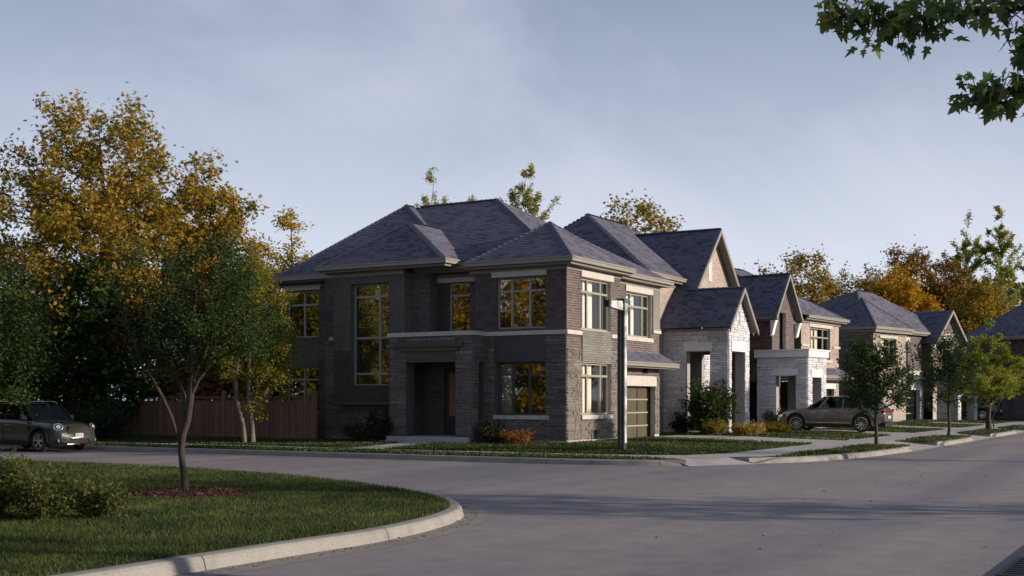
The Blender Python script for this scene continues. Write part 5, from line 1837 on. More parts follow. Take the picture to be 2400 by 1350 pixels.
def poplar(loc, h, w, seed, label, per=34, tips=130, mat='leaf_lime', z0=.3, ls=.185):
    k = w / 4.6
    bl = [blob(0, 0, h - 1.1 * k, .5 * k, 1.1 * k), blob(.05, 0, h - 2.5 * k, 1.0 * k, 1.0 * k), blob(-.85 * k, 0, h - 2.2 * k, .32 * k, .9 * k), blob(.9 * k, 0, h - 2.0 * k, .32 * k, .85 * k), blob(-1.6 * k, 0, h - 3.0 * k, .3 * k, .8 * k), blob(1.75 * k, 0, h - 2.9 * k, .3 * k, .8 * k),
          blob(0, 0, h - 3.6 * k, 1.5 * k, 1.3 * k), blob(0, 0, h * .55, w * .48, h * .14), blob(0, 0, h * z0, w * .5, h * .12)]
    return tree('poplar_tree', label, loc, line(0, 0, 0, 0, 0, h * .93, 9, .12, seed), bl, tips, 'oval', mat, ls * .8, per, seed, r0=.12, spread=.13 * max(1, w / 5.5), bark='bark', shell=.1, low=1.1, up=-.5, tail=.95, group='poplars beyond the roofs')


poplar((27.75, 23.86, 0), 16.2, 4.6, 31, 'thin airy light green poplar left of the roof ridge', 90, 330)
poplar((29.8, 22.2, 0), 15.2, 3.4, 32, 'lowest poplar, only thin twig tips show above the corner house ridge', 80, 110)
poplar((30.6, 18.97, 0), 16.6, 5.0, 33, 'fuller light green poplar standing just behind the corner house ridge', 120, 520)
poplar((96.9, 4.5, 0), 21.0, 6.5, 34, 'tall pale green poplar, left of the pair at the far right', 110, 260, ls=.32)
poplar((95.5, .99, 0), 21.6, 7.0, 35, 'tall pale green poplar with forked top above the far right roof', 110, 280, ls=.32)
poplar((86.1, -3.6, 0), 17.0, 5.5, 36, 'green poplar partly cut by the right edge of the picture', 110, 220, ls=.30)


def round_tree(loc, h, w, seed, label, mat, tips=170, per=60, size=.24, airy=False):
    bl = [blob(-w * .12, 0, h * .95, w * .08, h * .07), blob(w * .16, 0, h * .9, w * .09, h * .07), blob(-w * .34, 0, h * .82, w * .1, h * .08), blob(w * .38, 0, h * .78, w * .1, h * .07), blob(0, 0, h * .8, w * .30, h * .16), blob(-w * .25, 0, h * .66, w * .26, h * .16), blob(w * .26, 0, h * .64, w * .26, h * .15), blob(0, 0, h * .5, w * .42, h * .2)]
    return tree('autumn_tree', label, loc, line(0, 0, 0, 0, 0, h * .8, 7, .15, seed), bl, tips, 'star', mat, size, per, seed, r0=.17, spread=.45 if not airy else .38, bark='bark_dark', shell=.35, group='autumn trees behind the houses')


round_tree((38.77, 14.9, 0), 15.4, 9.5, 41, 'orange-brown sparse tree above the second house', 'leaf_gold', 280, 60, .24)
round_tree((63.35, 16.4, 0), 12.6, 5.5, 42, 'sparse dark tree top peeping out right of the steep gable', 'leaf_gold', 110, 50)
round_tree((63.8, 11.64, 0), 14.6, 8.2, 43, 'rounded golden-brown tree above the third house', 'leaf_gold', 210, 60)
round_tree((81.0, 11.9, 0), 14.6, 8, 44, 'olive and gold tree beside the far roofs, left of the orange one', 'leaf_gold', 190, 60)
round_tree((73.0, 5.81, 0), 13.6, 6.5, 45, 'bright orange tree directly behind the fourth house', 'leaf_orange', 210, 85, .26)
round_tree((90.0, 9.0, 0), 17.5, 9, 46, 'broad brown-gold tree highest of the far orange cluster', 'leaf_rust', 280, 80)
round_tree((84.0, 4.0, 0), 15.4, 9, 47, 'rust coloured tree between the orange tree and the poplars', 'leaf_rust', 260, 85)
round_tree((80.5, .2, 0), 12.5, 8, 48, 'gold and rust tree low behind the brown end gable', 'leaf_gold', 220, 80)
round_tree((90.0, 15.0, 0), 13.5, 8, 49, 'yellowish tree peeping between third and fourth house roofs', 'leaf_gold', 160, 60)

# street trees in the kerbside strip
def street(loc, seed, label, h=4.1, w=2.4, mat='leaf_green', tips=230, per=60, size=.095, z0=1.15):
    mid = (h + z0) / 2
    return tree('street_tree', label, loc, line(0, 0, 0, .05, .0, h * .82, 8, .03, seed),
                [blob(0, 0, h - .75, w * .26, .75), blob(-w * .22, 0, mid + .25, w * .3, .85), blob(w * .24, 0, mid + .15, w * .3, .85), blob(0, 0, mid - .35, w * .46, .8), blob(w * .3, 0, z0 + .35, w * .22, .35), blob(-w * .25, 0, z0 + .45, w * .24, .4)],
                tips, 'oval', mat, size, per, seed, r0=.055, spread=.15, bark='bark_dark', group='young trees along the kerb', shell=.3, tail=.5, low=.6)


street((5.35, -8.5, .16), 51, 'dark green young street tree nearest the brown estate car', 3.75, 2.6, per=44)
street((17.4, -8.5, .16), 52, 'second dark green street tree, thin trunk in the middle grass strip', 4.5, 2.7, per=40)
# feathery larch-like tree
tree('larch_tree', 'lime green feathery larch in the far kerbside strip', (28.6, -8.3, .16),
     line(0, 0, 0, 0, 0, 5.6, 9, .03, 6),
     [blob(0, 0, 5.2, .35, .7), blob(0, 0, 4.0, 1.0, .8), blob(-.8, 0, 3.0, 1.1, .8), blob(.95, 0, 2.9, 1.1, .8), blob(0, 0, 2.2, 2.1, .6), blob(1.7, 0, 3.6, .5, .5), blob(-1.5, 0, 3.6, .5, .5)],
     230, 'spray', 'leaf_larch', .15, 66, 53, r0=.12, spread=.085, bark='bark', group=None, shell=.8, tail=.9, low=1.0, up=-.6)
tree('sapling', 'thin leaning sapling beside the larch', (34.2, -7.7, .16), [(0, 0, 0), (.05, .1, .5), (.0, -.1, 1.0), (0, -.35, 1.5)],
     [blob(.3, 0, 1.7, .3, .25)], 12, 'oval', 'leaf_green', .09, 20, 54, r0=.03, spread=.1, bark='bark')
tree('conifer_sapling', 'thin yellowish conifer rising behind the brown estate car', (27.2, -2.75, .2), line(0, 0, 0, 0, 0, 4.2, 8, .02, 7),
     [blob(0, 0, 3.8, .3, .5), blob(0, 0, 2.4, .9, .6), blob(-.6, 0, 3.1, .4, .4)], 60, 'spray', 'leaf_birch', .13, 34, 55, r0=.035, spread=.10, bark='bark_dark', shell=.5, low=.9, tail=.8)

# leafy boughs coming in from the left
tree('green_tree', 'dark green tree overhanging the parked car from the left edge', (-22.25, -.75, .15), line(0, 0, 0, .1, -.1, 3.0, 5, .05, 8),
     [blob(.0, 0, 2.9, 1.5, 1.0), blob(1.0, 0, 2.5, .75, .75), blob(.9, 0, 1.85, .75, .4), blob(-.8, 0, 2.2, 1.0, 1.0), blob(.2, 0, 3.6, .8, .4)],
     210, 'oval', 'leaf_green', .062, 110, 56, r0=.08, spread=.15, bark='bark', shell=.3, low=.4)

# maple whose branches enter at the top right
def branch_maple():
    root = empty('maple_tree', (-22.82, -20.13, .19), 0, 'green maple bough hanging into the top right corner against the sky', 'tree')
    rng = np.random.default_rng(61)

    def w(px_, py_, D):  # point in front of the camera, in metres
        d = FWD + RGT * ((px_ - 1200) / 2850)
        return np.array((CAMN[0] + d[0] * D, CAMN[1] + d[1] * D, CAMN[2] - (py_ - 935) / 2850 * D)) - np.array((-22.9, -20.0, .15))
    B1 = [(-.1, .4, 3.6), (-.4, 1.4, 4.3)]
    limbs = [
        ([(0, 0, 0), (.05, 0, 1.2), (0, .05, 2.4), (-.05, .1, 3.4), (-.1, .1, 4.6), (-.2, .0, 6.0)], .17, .05),
        ([(-.05, .1, 3.6), (-.5, 1.25, 4.2), (-1.1, 2.4, 4.52), (-1.5, 3.2, 4.56), (-1.85, 3.85, 4.50), (-2.1, 4.3, 4.46), (-2.28, 4.62, 4.52)], .04, .005),
        ([(-.5, 1.25, 4.2), (-.95, 2.15, 4.35), (-1.35, 2.8, 4.70), (-1.65, 3.3, 4.74)], .022, .005),
        ([(-1.1, 2.4, 4.52), (-1.45, 3.0, 4.36), (-1.58, 3.25, 4.22)], .016, .005),
        ([(-.05, .1, 3.0), (-.75, 1.5, 3.5), (-1.3, 2.55, 3.82), (-1.72, 3.2, 3.86), (-2.0, 3.6, 3.78)], .026, .005),
        ([(-1.3, 2.55, 3.82), (-1.55, 2.95, 3.95), (-1.68, 3.15, 4.02)], .014, .004),
    ]
    mb = MB()
    tw = []
    for pts, ra, rb in limbs:
        P = catmull(pts, 4)
        rr = [ra + (rb - ra) * i / (len(P) - 1) for i in range(len(P))]
        mb.tube(P, rr, 7)
    mb.build('trunk', M['bark_dark'], root, smooth=True)
    mb = MB()
    pos, dirs = [], []
    for li, (pts, ra, rb) in enumerate(limbs[1:]):
        P = [np.array(p) for p in catmull(pts, 6)]
        n = len(P)
        for i in range(int(n * .22), n):
            for _ in range(8):
                d = rng.normal(0, 1, 3) * np.array((.8, .8, .6)); d[2] += .1
                d /= np.linalg.norm(d)
                ln = rng.uniform(.10, .30) * (1.15 - .5 * i / n)
                e = P[i] + d * ln
                mb.tube([P[i], P[i] + d * ln * .5 + np.array((0, 0, .01)), e], [.006, .004, .003], 4, cap=False)
                for _ in range(rng.integers(2, 4)):
                    q = e + rng.normal(0, .035, 3)
                    pos.append(q); dd = d * .5 + np.array((0, 0, -1.0)); dirs.append(dd)
    mb.build('twigs', M['bark_dark'], root, kind='stuff')
    # the rest of the crown, out of the picture to the right
    tips = crown_points(rng, [(0, -.3, 5.8, 2.0, 1.6, 1.6), (.9, -1.3, 4.6, 1.6, 1.3, 1.1)], 150, .3)
    N, par, ch = skeleton(rng, [(-.1, .1, 3.6), (-.1, .1, 4.6), (-.2, 0, 6.0)], tips)
    wood('limbs', N, par, ch, .06, .006, 'bark_dark', root)
    for c in ch[1:]:
        for _ in range(22):
            pos.append(N[c[-1]] + rng.normal(0, .22, 3)); dirs.append(np.array((rng.normal() * .4, rng.normal() * .4, -1.0)))
    P = np.array(pos); D = np.array(dirs)
    # leaves hang from their stalks, blades at all angles
    V, F = leaf_shape('maple')
    me = leaves_mesh('crown', P, .132, 'maple', rng, .2, -.2, .38, dirs=D * .9)
    mesh_obj('crown', me, M['leaf_maple_near'], root)


branch_maple()


# ------------------------------------------------------------------ shrubs
def shrub(name, label, loc, r, h, leaf, mat, size, n, seed, flowers=0, stems=9, up=.6, kind='mound', ff=None, fmat='petal', group=None, fsize=.07):
    rng = np.random.default_rng(seed)
    root = empty(name, loc, 0, label, 'shrub', group)
    mb = MB()
    P, D = [], []
    per = n // stems
    for i in range(stems):
        a = 2 * math.pi * i / stems + rng.uniform(-.4, .4)
        rr = r * rng.uniform(.25, 1.0) ** .7
        top = np.array((math.cos(a) * rr, math.sin(a) * rr, h * rng.uniform(.65, 1.0) * (1 - .45 * (rr / r) ** 2)))
        st = np.array((math.cos(a) * rr * .2, math.sin(a) * rr * .2, 0))
        midp = (st + top) / 2 + np.array((math.cos(a), math.sin(a), 0)) * r * .08
        mb.tube([st, midp, top], [.012, .009, .004], 4, cap=False)
        f = rng.random(per) ** .6
        q = st[None] * ((1 - f) ** 2)[:, None] + midp[None] * (2 * f * (1 - f))[:, None] + top[None] * (f ** 2)[:, None]
        P.append(q + rng.normal(0, 1, (per, 3)) * r * .17 * np.array((1, 1, .8)))
        D.append(np.repeat((top - st)[None] / np.linalg.norm(top - st), per, 0))
    mb.build('stems', M['bark'], root)
    P = np.concatenate(P); D = np.concatenate(D)
    P[:, 2] = np.maximum(P[:, 2], .03)
    mesh_obj('foliage', leaves_mesh('foliage', P, size, leaf, rng, -.2, .3, dirs=D * up), M[mat], root)
    if flowers:
        k = rng.choice(len(P), flowers)
        Q = P[k] * np.array((1.08, 1.08, 1.06)) + np.array((0, 0, .03))
        Q = np.repeat(Q, 7, 0) + rng.normal(0, .018, (flowers * 7, 3))
        mesh_obj('flowers', leaves_mesh('flowers', Q, fsize, 'oval', rng, -.5, .2), M[fmat], root)
    return root


def L3(x, y): return (x, y, hgt(x, y) - .01)


shrub('juniper_shrub', 'spiky green juniper at the left edge of the corner lawn', (-24.55, -4.55, .15), .55, .98, 'spray', 'leaf_juniper', .075, 4200, 71, stems=20)
shrub('juniper_shrub', 'wide juniper with a taller left half on the foreground lawn', (-24.3, -5.3, .15), .45, .86, 'spray', 'leaf_juniper', .07, 3400, 72, stems=18)
shrub('juniper_shrub', 'small low juniper, rightmost of the three on the lawn', (-23.85, -5.75, .15), .36, .60, 'spray', 'leaf_juniper', .07, 1900, 73, stems=12)
shrub('dark_shrub', 'round dark green shrub at the fence behind the parked green car', (-3.6, 17.5, .17), 1.15, 1.65, 'oval', 'leaf_bush', .10, 6500, 74, stems=22)
shrub('rose_shrub', 'dark pink rose shrub under the stair bay left of the porch', L3(-1.35, 7.15), .62, .85, 'oval', 'leaf_bush', .075, 2400, 75, flowers=26, stems=14)
shrub('dark_shrub', 'tall dark shrub tucked against the left porch pier', L3(-.95, 6.75), .5, 1.35, 'oval', 'leaf_bush', .085, 2600, 76, stems=12)
shrub('rose_shrub', 'pink rose shrub right of the porch below the window', L3(-.7, 2.35), .48, .85, 'oval', 'leaf_bush', .07, 1900, 77, flowers=24, stems=12)
shrub('bronze_shrub', 'low bronze-orange mounded shrub beside the house corner', L3(-.75, 1.35), .52, .52, 'oval', 'leaf_bronze', .07, 2400, 78, stems=16)
shrub('dark_shrub', 'low dark shrub at the foot of the white stone wall', L3(12.0, .9), .55, .95, 'oval', 'leaf_bush', .085, 2600, 79, stems=14)
shrub('oleander_shrub', 'tall green oleander dotted with pink flowers by the white porch', L3(11.7, -.35), .95, 2.75, 'oval', 'leaf_green', .13, 5600, 80, flowers=60, stems=22, fsize=.075)
shrub('mixed_shrub', 'low green and orange shrub in front of the oleander', L3(11.2, -.75), .45, .75, 'oval', 'leaf_birch', .08, 1900, 81, flowers=26, stems=12, fmat='leaf_bronze')
shrub('cream_shrub', 'cream and yellow tufted shrub, wider one before the white porch', L3(12.35, -1.75), .62, .52, 'oval', 'leaf_cream', .085, 2400, 82, stems=18)
shrub('cream_shrub', 'golden yellow tufted shrub at the right corner of the porch', L3(15.4, -1.9), .55, .52, 'oval', 'leaf_yellow', .085, 2300, 83, stems=18)
shrub('dark_shrub', 'dark green shrub beside the nose of the brown estate car', L3(21.6, .1), .65, 1.05, 'oval', 'leaf_bush', .09, 3000, 84, stems=16)

# fallen leaves along the kerbs
rl = np.random.default_rng(9)
Q = resample([p for p in IK if -30 < p[0] < -15], .04)
Q = np.array(offs(Q, -.16))
k = rl.random(len(Q)) < .55
Q = Q[k] + rl.normal(0, .05, (k.sum(), 2))
Q2 = np.array(offs(resample([(-4, -7.7), (1.2, -9.3), (34, -9.55)], .05), -.12)); Q2 = Q2[rl.random(len(Q2)) < .3]; Q2 = Q2 + rl.normal(0, .08, Q2.shape)
Q3 = np.c_[rl.uniform(-22, 5, 160), rl.uniform(-16, -9.8, 160)]
Q4 = np.c_[rl.uniform(-25, -14.5, 200), rl.uniform(-9, 8, 200)]
Q4 = Q4[in_poly(Q4[:, 0], Q4[:, 1], IK + [(-120, 60)])]
P = np.concatenate([np.c_[Q, np.full(len(Q), .018)], np.c_[Q2, np.full(len(Q2), .018)], np.c_[Q3, np.full(len(Q3), .006)], np.c_[Q4, np.full(len(Q4), .21)]])
tag(mesh_obj('fallen_leaves', leaves_mesh('fallen_leaves', P, .05, 'oval', rl, 0, 2.5), M['litter']), 'scattered dry leaves along kerbs, road and lawn', 'leaves', kind='stuff')

# ------------------------------------------------------------------ vehicles
def m_paint(name, col, metal=.3):
    m, nt, bs = new_mat(name)
    n = noise(nt, 3, 3, .6, 'World')
    nt.links.new(ramp(nt, n, [(.3, tuple(x * .93 for x in col)), (.7, tuple(x * 1.05 for x in col))]), bs.inputs['Base Color'])
    bs.inputs['Metallic'].default_value = metal
    bs.inputs['Roughness'].default_value = .24
    bs.inputs['Coat Weight'].default_value = .8
    bs.inputs['Coat Roughness'].default_value = .05
    return m


M['paint_green'] = m_paint('sage_green_paint', (.055, .074, .060), .35)
M['paint_brown'] = m_paint('brown_grey_paint', (.14, .122, .105), .4)
M['paint_black'] = m_paint('black_paint', (.02, .021, .023), .2)
M['car_glass'] = m_glass('car_glass', .0, (.14, .16, .16), .02, .45)
M['head_lens'] = m_plain('headlight_lens', (.55, .57, .58), .15, .1, 20, 0, .4)
M['red_lens'] = m_plain('tail_lens', (.25, .015, .012), .2, .1, 20)
M['plate'] = m_plain('number_plate', (.45, .46, .47), .5, .05, 20)
M['caliper'] = m_plain('red_caliper', (.30, .02, .02), .4, .05, 9)
M['cabin'] = m_plain('car_interior', (.03, .028, .026), .8, .1, 4)


def lerp_tab(tab, x):
    """smooth interpolation in a table sorted by x"""
    if x <= tab[0][0]: return tab[0][1]
    for (a, va), (b, vb) in zip(tab[:-1], tab[1:]):
        if x <= b:
            t = (x - a) / (b - a); t = t * t * (3 - 2 * t) * .5 + t * .5
            return va + (vb - va) * t
    return tab[-1][1]


def car(name, label, loc, rz, S, paint, group=None, cat='car'):
    root = empty(name, loc, rz, label, cat, group)
    xf, xr, W_ = S['front'], S['rear'], S['width'] / 2
    top, bot = S['top'], S['bot']      # shoulder line and sill line tables
    wid = S['wid']
    wr, wx0, wx1 = S['wheel_r'], S['fx'], S['rx']
    n = 46
    V, F = [], []
    K = 13
    for i in range(n + 1):
        x = xr + (xf - xr) * i / n
        zt, zb, w = lerp_tab(top, x), lerp_tab(bot, x), W_ * lerp_tab(wid, x)
        h = zt - zb
        sec = [(0, zb), (w * .80, zb), (w * .93, zb + .03), (w * .985, zb + h * .16), (w * 1.0, zb + h * .38), (w * .995, zb + h * .58), (w * .975, zb + h * .74), (w * .965, zb + h * .86), (w * .92, zt - .03), (w * .84, zt), (w * .6, zt + S['crown'] * .55), (w * .3, zt + S['crown'] * .9), (0, zt + S['crown'])]
        V += [(x, y, z) for y, z in sec]
    for i in range(n):
        for k in range(K - 1):
            a = i * K + k
            F.append((a, a + K, a + K + 1, a + 1))
    nv = len(V)
    V += [(x, -y, z) for x, y, z in V]
    F += [tuple(reversed([a + nv for a in f])) for f in F]
    F.append(tuple(range(K)) + tuple(reversed([nv + k for k in range(1, K - 1)])))
    e = n * K
    F.append(tuple(reversed(tuple(e + k for k in range(K)) + tuple(reversed([nv + e + k for k in range(1, K - 1)])))))
    me = bpy.data.meshes.new('body')
    me.from_pydata(V, [], F)
    bm = bmesh.new(); bm.from_mesh(me)
    bmesh.ops.remove_doubles(bm, verts=bm.verts, dist=.0006)
    bmesh.ops.recalc_face_normals(bm, faces=bm.faces)
    bm.to_mesh(me); bm.free()
    # wheel arches are cut out of the body
    ob = bpy.data.objects.new('body', me); COL.objects.link(ob)
    cm = MB()
    for x in (wx0, wx1):
        for s in (-1, 1):
            c = MB()
            nn = 28
            r = wr + .055
            base = len(cm.v)
            for yy in (W_ * .62, W_ * 1.2):
                cm.v += [(x + r * math.cos(2 * math.pi * k / nn), s * yy, wr + .02 + r * math.sin(2 * math.pi * k / nn)) for k in range(nn)]
            for k in range(nn):
                a, b = base + k, base + (k + 1) % nn
                cm.f.append((a, b, b + nn, a + nn))
            cm.f.append(tuple(base + k for k in reversed(range(nn)))); cm.f.append(tuple(base + nn + k for k in range(nn)))
    cme = bpy.data.meshes.new('cut'); cme.from_pydata(cm.v, [], cm.f)
    bm = bmesh.new(); bm.from_mesh(cme); bmesh.ops.recalc_face_normals(bm, faces=bm.faces); bm.to_mesh(cme); bm.free()
    co = bpy.data.objects.new('cut', cme); COL.objects.link(co)
    md = ob.modifiers.new('b', 'BOOLEAN'); md.operation = 'DIFFERENCE'; md.object = co; md.solver = 'EXACT'
    dg_ = bpy.context.evaluated_depsgraph_get()
    dg_.update()
    me2 = bpy.data.meshes.new_from_object(ob.evaluated_get(dg_))
    bpy.data.objects.remove(ob); bpy.data.objects.remove(co)
    for p in me2.polygons: p.use_smooth = True
    me2.materials.clear()
    body = mesh_obj('body', me2, M[paint], root)
    es = body.modifiers.new('edge', 'EDGE_SPLIT'); es.split_angle = R(42)
    # greenhouse
    G = S['glass']          # base: x list, roof: x list
    zb0 = lambda x: lerp_tab(top, x) - .01
    gb, gt, zr, wr_ = G['base'], G['roof'], G['z'], G['w']
    wb_ = W_ * .86
    xs = [G['base'][0], *G['pillars'], G['base'][1]]
    xt = [G['roof'][0], *G['pillars_top'], G['roof'][1]]

    def roofz(x):
        t = (x - gt[1]) / (gt[0] - gt[1])
        return zr - .05 * (1 - math.sin(math.pi * min(1, max(0, .15 + .7 * t)))) - G.get('slope', .0) * (1 - t)
    for s in (-1, 1):
        for i in range(len(xs) - 1):
            a, b, c, d = xs[i], xs[i + 1], xt[i + 1], xt[i]
            m = MB(); m.poly([(a - .03, s * wb_, zb0(a)), (b + .03, s * wb_, zb0(b)), (c + .02, s * wr_, roofz(c) - .03), (d - .02, s * wr_, roofz(d) - .03)])
            m.build('side_window', M['car_glass'], root)
        m = MB()
        for i in range(len(xs)):
            m.bar((xs[i], s * (wb_ + .006), zb0(xs[i])), (xt[i], s * (wr_ + .006), roofz(xt[i]) - .01), .05 if i in (0, len(xs) - 1) else .06, .02, (0, s, 0))
        m.build('pillar', M[paint if S.get('ppaint') else 'metal_black'], root, kind='stuff')
        m = MB(); m.bar((xs[-1], s * (wb_ + .012), zb0(xs[-1]) + .012), (xs[0], s * (wb_ + .012), zb0(xs[0]) + .012), .02, .022, (0, 0, 1)); m.build('window_trim', M['chrome' if S.get('bright') else 'metal_black'], root)
        if S.get('rails'):
            m = MB(); m.tube([(gt[1] + .15, s * wr_ * .96, roofz(gt[1]) + .0), (gt[1] + .3, s * wr_ * .96, roofz(gt[1]) + .065), (0, s * wr_ * .96, zr + .055), (gt[0] - .25, s * wr_ * .96, roofz(gt[0]) + .075), (gt[0] - .08, s * wr_ * .96, roofz(gt[0]) + .01)], .014, 6)
            m.build('roof_rail', M['chrome'], root, smooth=True)
    m = MB(); m.poly([(gb[0], wb_ * .98, zb0(gb[0])), (gb[0], -wb_ * .98, zb0(gb[0])), (gt[0], -wr_, roofz(gt[0]) - .02), (gt[0], wr_, roofz(gt[0]) - .02)]); m.build('windscreen', M['car_glass'], root)
    m = MB(); m.poly([(gb[1], wb_ * .98, zb0(gb[1])), (gb[1], -wb_ * .98, zb0(gb[1])), (gt[1], -wr_, roofz(gt[1]) - .02), (gt[1], wr_, roofz(gt[1]) - .02)]); m.build('rear_window', M['car_glass'], root)
    # roof skin
    m = MB()
    nx, ny = 10, 6
    for i in range(nx + 1):
        x = gt[1] - .04 + (gt[0] - gt[1] + .06) * i / nx
        for j in range(ny + 1):
            q = -1 + 2 * j / ny
            m.v.append((x, q * (wr_ + .02), roofz(x) + .035 * (1 - q ** 4) - .03))
    for i in range(nx):
        for j in range(ny):
            a = i * (ny + 1) + j
            m.f.append((a, a + ny + 1, a + ny + 2, a + 1))
    m.build('car_roof', M[S.get('roofm', paint)], root, smooth=True)
    m = MB(); m.box(gb[1] + .3, gb[0] - .5, -W_ * .8, W_ * .8, zb0(0) - .5, zb0(0) - .05)
    for x in (S['seat'], S['seat'] - .9):
        for s in (-.38, .38): m.box(x - .12, x, s - .24, s + .24, zb0(0) - .1, zb0(0) + .32)
    m.build('seats', M['cabin'], root, kind='stuff')
    # wheels
    for x in (wx0, wx1):
        for s in (-1, 1):
            yo = s * (W_ - .015)
            m = MB()
            m.lathe((x, yo, wr), (0, -s, 0), [(wr * .70, .0), (wr * .74, -.008), (wr * .93, 0), (wr * .995, .03), (wr, .06), (wr, .17), (wr * .93, .21), (wr * .6, .21)], 30)
            t = m.build('wheel', M['rubber'], root, smooth=True)
            m = MB()
            rr = wr * .70
            m.lathe((x, yo, wr), (0, -s, 0), [(rr, .002), (rr * .93, .0), (rr * .90, .03), (rr * .88, .10)], 30)
            m.lathe((x, yo, wr), (0, -s, 0), [(rr * .20, .03), (rr * .17, .012), (0.001, .012)], 14)
            ns = S['spokes']
            for k in range(ns):
                a = 2 * math.pi * k / ns + .3
                if S.get('ystyle'):
                    p0 = (x + math.cos(a) * rr * .15, yo - s * .022, wr + math.sin(a) * rr * .15)
                    p1 = (x + math.cos(a) * rr * .52, yo - s * .018, wr + math.sin(a) * rr * .52)
                    m.bar(p0, p1, .05, .02, (0, -s, 0))
                    for da in (-.28, .28):
                        m.bar(p1, (x + math.cos(a + da) * rr * .93, yo - s * .012, wr + math.sin(a + da) * rr * .93), .03, .02, (0, -s, 0))
                else:
                    for da in ((-.10, .10) if S.get('twin') else (0,)):
                        m.bar((x + math.cos(a + da * .5) * rr * .15, yo - s * .03, wr + math.sin(a + da * .5) * rr * .15), (x + math.cos(a + da) * rr * .93, yo - s * .012, wr + math.sin(a + da) * rr * .93), .028, .02, (0, -s, 0))
            m.build('rim', M[S['rim']], t)
            m = MB(); m.lathe((x, yo, wr), (0, -s, 0), [(rr * .7, .075), (.001, .075)], 24); m.build('brake_disc', M['grate'], t)
            if S.get('caliper'):
                m = MB(); m.box(x - rr * .62, x - rr * .38, yo - s * .04, yo - s * .07, wr - rr * .3, wr + rr * .3); m.build('brake_caliper', M['caliper'], t)
            # dark liner and arch lip
            m = MB()
            for k in range(17):
                a = math.pi * (k / 16) * 1.06 - .1
                r0, r1 = wr + .052, wr + .052 + S['lip']
                for rq, yq in ((r0, W_ * .66), (r0, W_ + .004), (r1, W_ + .003), (r1, W_ - .03)):
                    m.v.append((x + rq * math.cos(a), s * yq, wr + .02 + rq * math.sin(a)))
            for k in range(16):
                for q in range(3):
                    a = k * 4 + q; m.f.append((a, a + 4, a + 5, a + 1))
            m.build('wheel_arch', M[S['arch']], root, smooth=True)
    # doors: shut lines, handles, sills, mirrors
    for s in (-1, 1):
        for x in S['shut']:
            zt = lerp_tab(top, x) - .02
            m = MB(); m.box(x - .005, x + .005, s * (W_ - .012), s * (W_ + .0035), .36, zt - .22); m.build('door_gap', M['metal_black'], root)
        for x in S['handles']:
            m = MB(); m.box(x - .10, x + .10, s * (W_ * .975), s * (W_ + .018), S['hz'], S['hz'] + .028); m.build('door_handle', M[S.get('hmat', paint)], root)
        m = MB(); m.hexa([(wx1 + wr + .1, s * (W_ - .12), .20), (wx0 - wr - .1, s * (W_ - .12), .20), (wx0 - wr - .1, s * (W_ + .008), .22), (wx1 + wr + .1, s * (W_ + .008), .22),
                          (wx1 + wr + .1, s * (W_ - .12), .34), (wx0 - wr - .1, s * (W_ - .12), .34), (wx0 - wr - .1, s * (W_ + .012), .33), (wx1 + wr + .1, s * (W_ + .012), .33)])
        m.build('side_skirt', M['metal_black'], root)
        mx_ = S['mirror']
        zz = zb0(mx_) + .06
        m = MB(); m.hexa([(mx_ - .04, s * (wb_ + .06), zz - .02), (mx_ + .09, s * (wb_ + .06), zz), (mx_ + .06, s * (wb_ + .25), zz + .01), (mx_ - .04, s * (wb_ + .25), zz - .01), (mx_ - .04, s * (wb_ + .06), zz + .13), (mx_ + .06, s * (wb_ + .06), zz + .12), (mx_ + .04, s * (wb_ + .24), zz + .11), (mx_ - .04, s * (wb_ + .25), zz + .12)])
        m.bar((mx_ + .02, s * (wb_ - .02), zz - .03), (mx_ + .02, s * (wb_ + .1), zz + .02), .05, .03)
        m.build('wing_mirror', M[S.get('mirm', paint)], root)
    S['face'](root, xf, xr, W_)
    return root


def oval(m, c, ry, rz, d, n=24, tilt=0, nx=1, skew=0):
    """flat oval boss facing +x at c"""
    a = []
    for dx, q in ((0, 1), (d, 1), (d + .006, .9)):
        a.append([(c[0] + dx - skew * abs(ry * q * math.cos(2 * math.pi * k / n) + 0) * 0, c[1] + ry * q * math.cos(2 * math.pi * k / n), c[2] + rz * q * math.sin(2 * math.pi * k / n)) for k in range(n)])
    base = len(m.v)
    for r_ in a: m.v += r_
    for i in range(2):
        for k in range(n): m.f.append((base + i * n + k, base + i * n + (k + 1) % n, base + (i + 1) * n + (k + 1) % n, base + (i + 1) * n + k))
    m.f.append(tuple(base + 2 * n + k for k in range(n)))
    return m


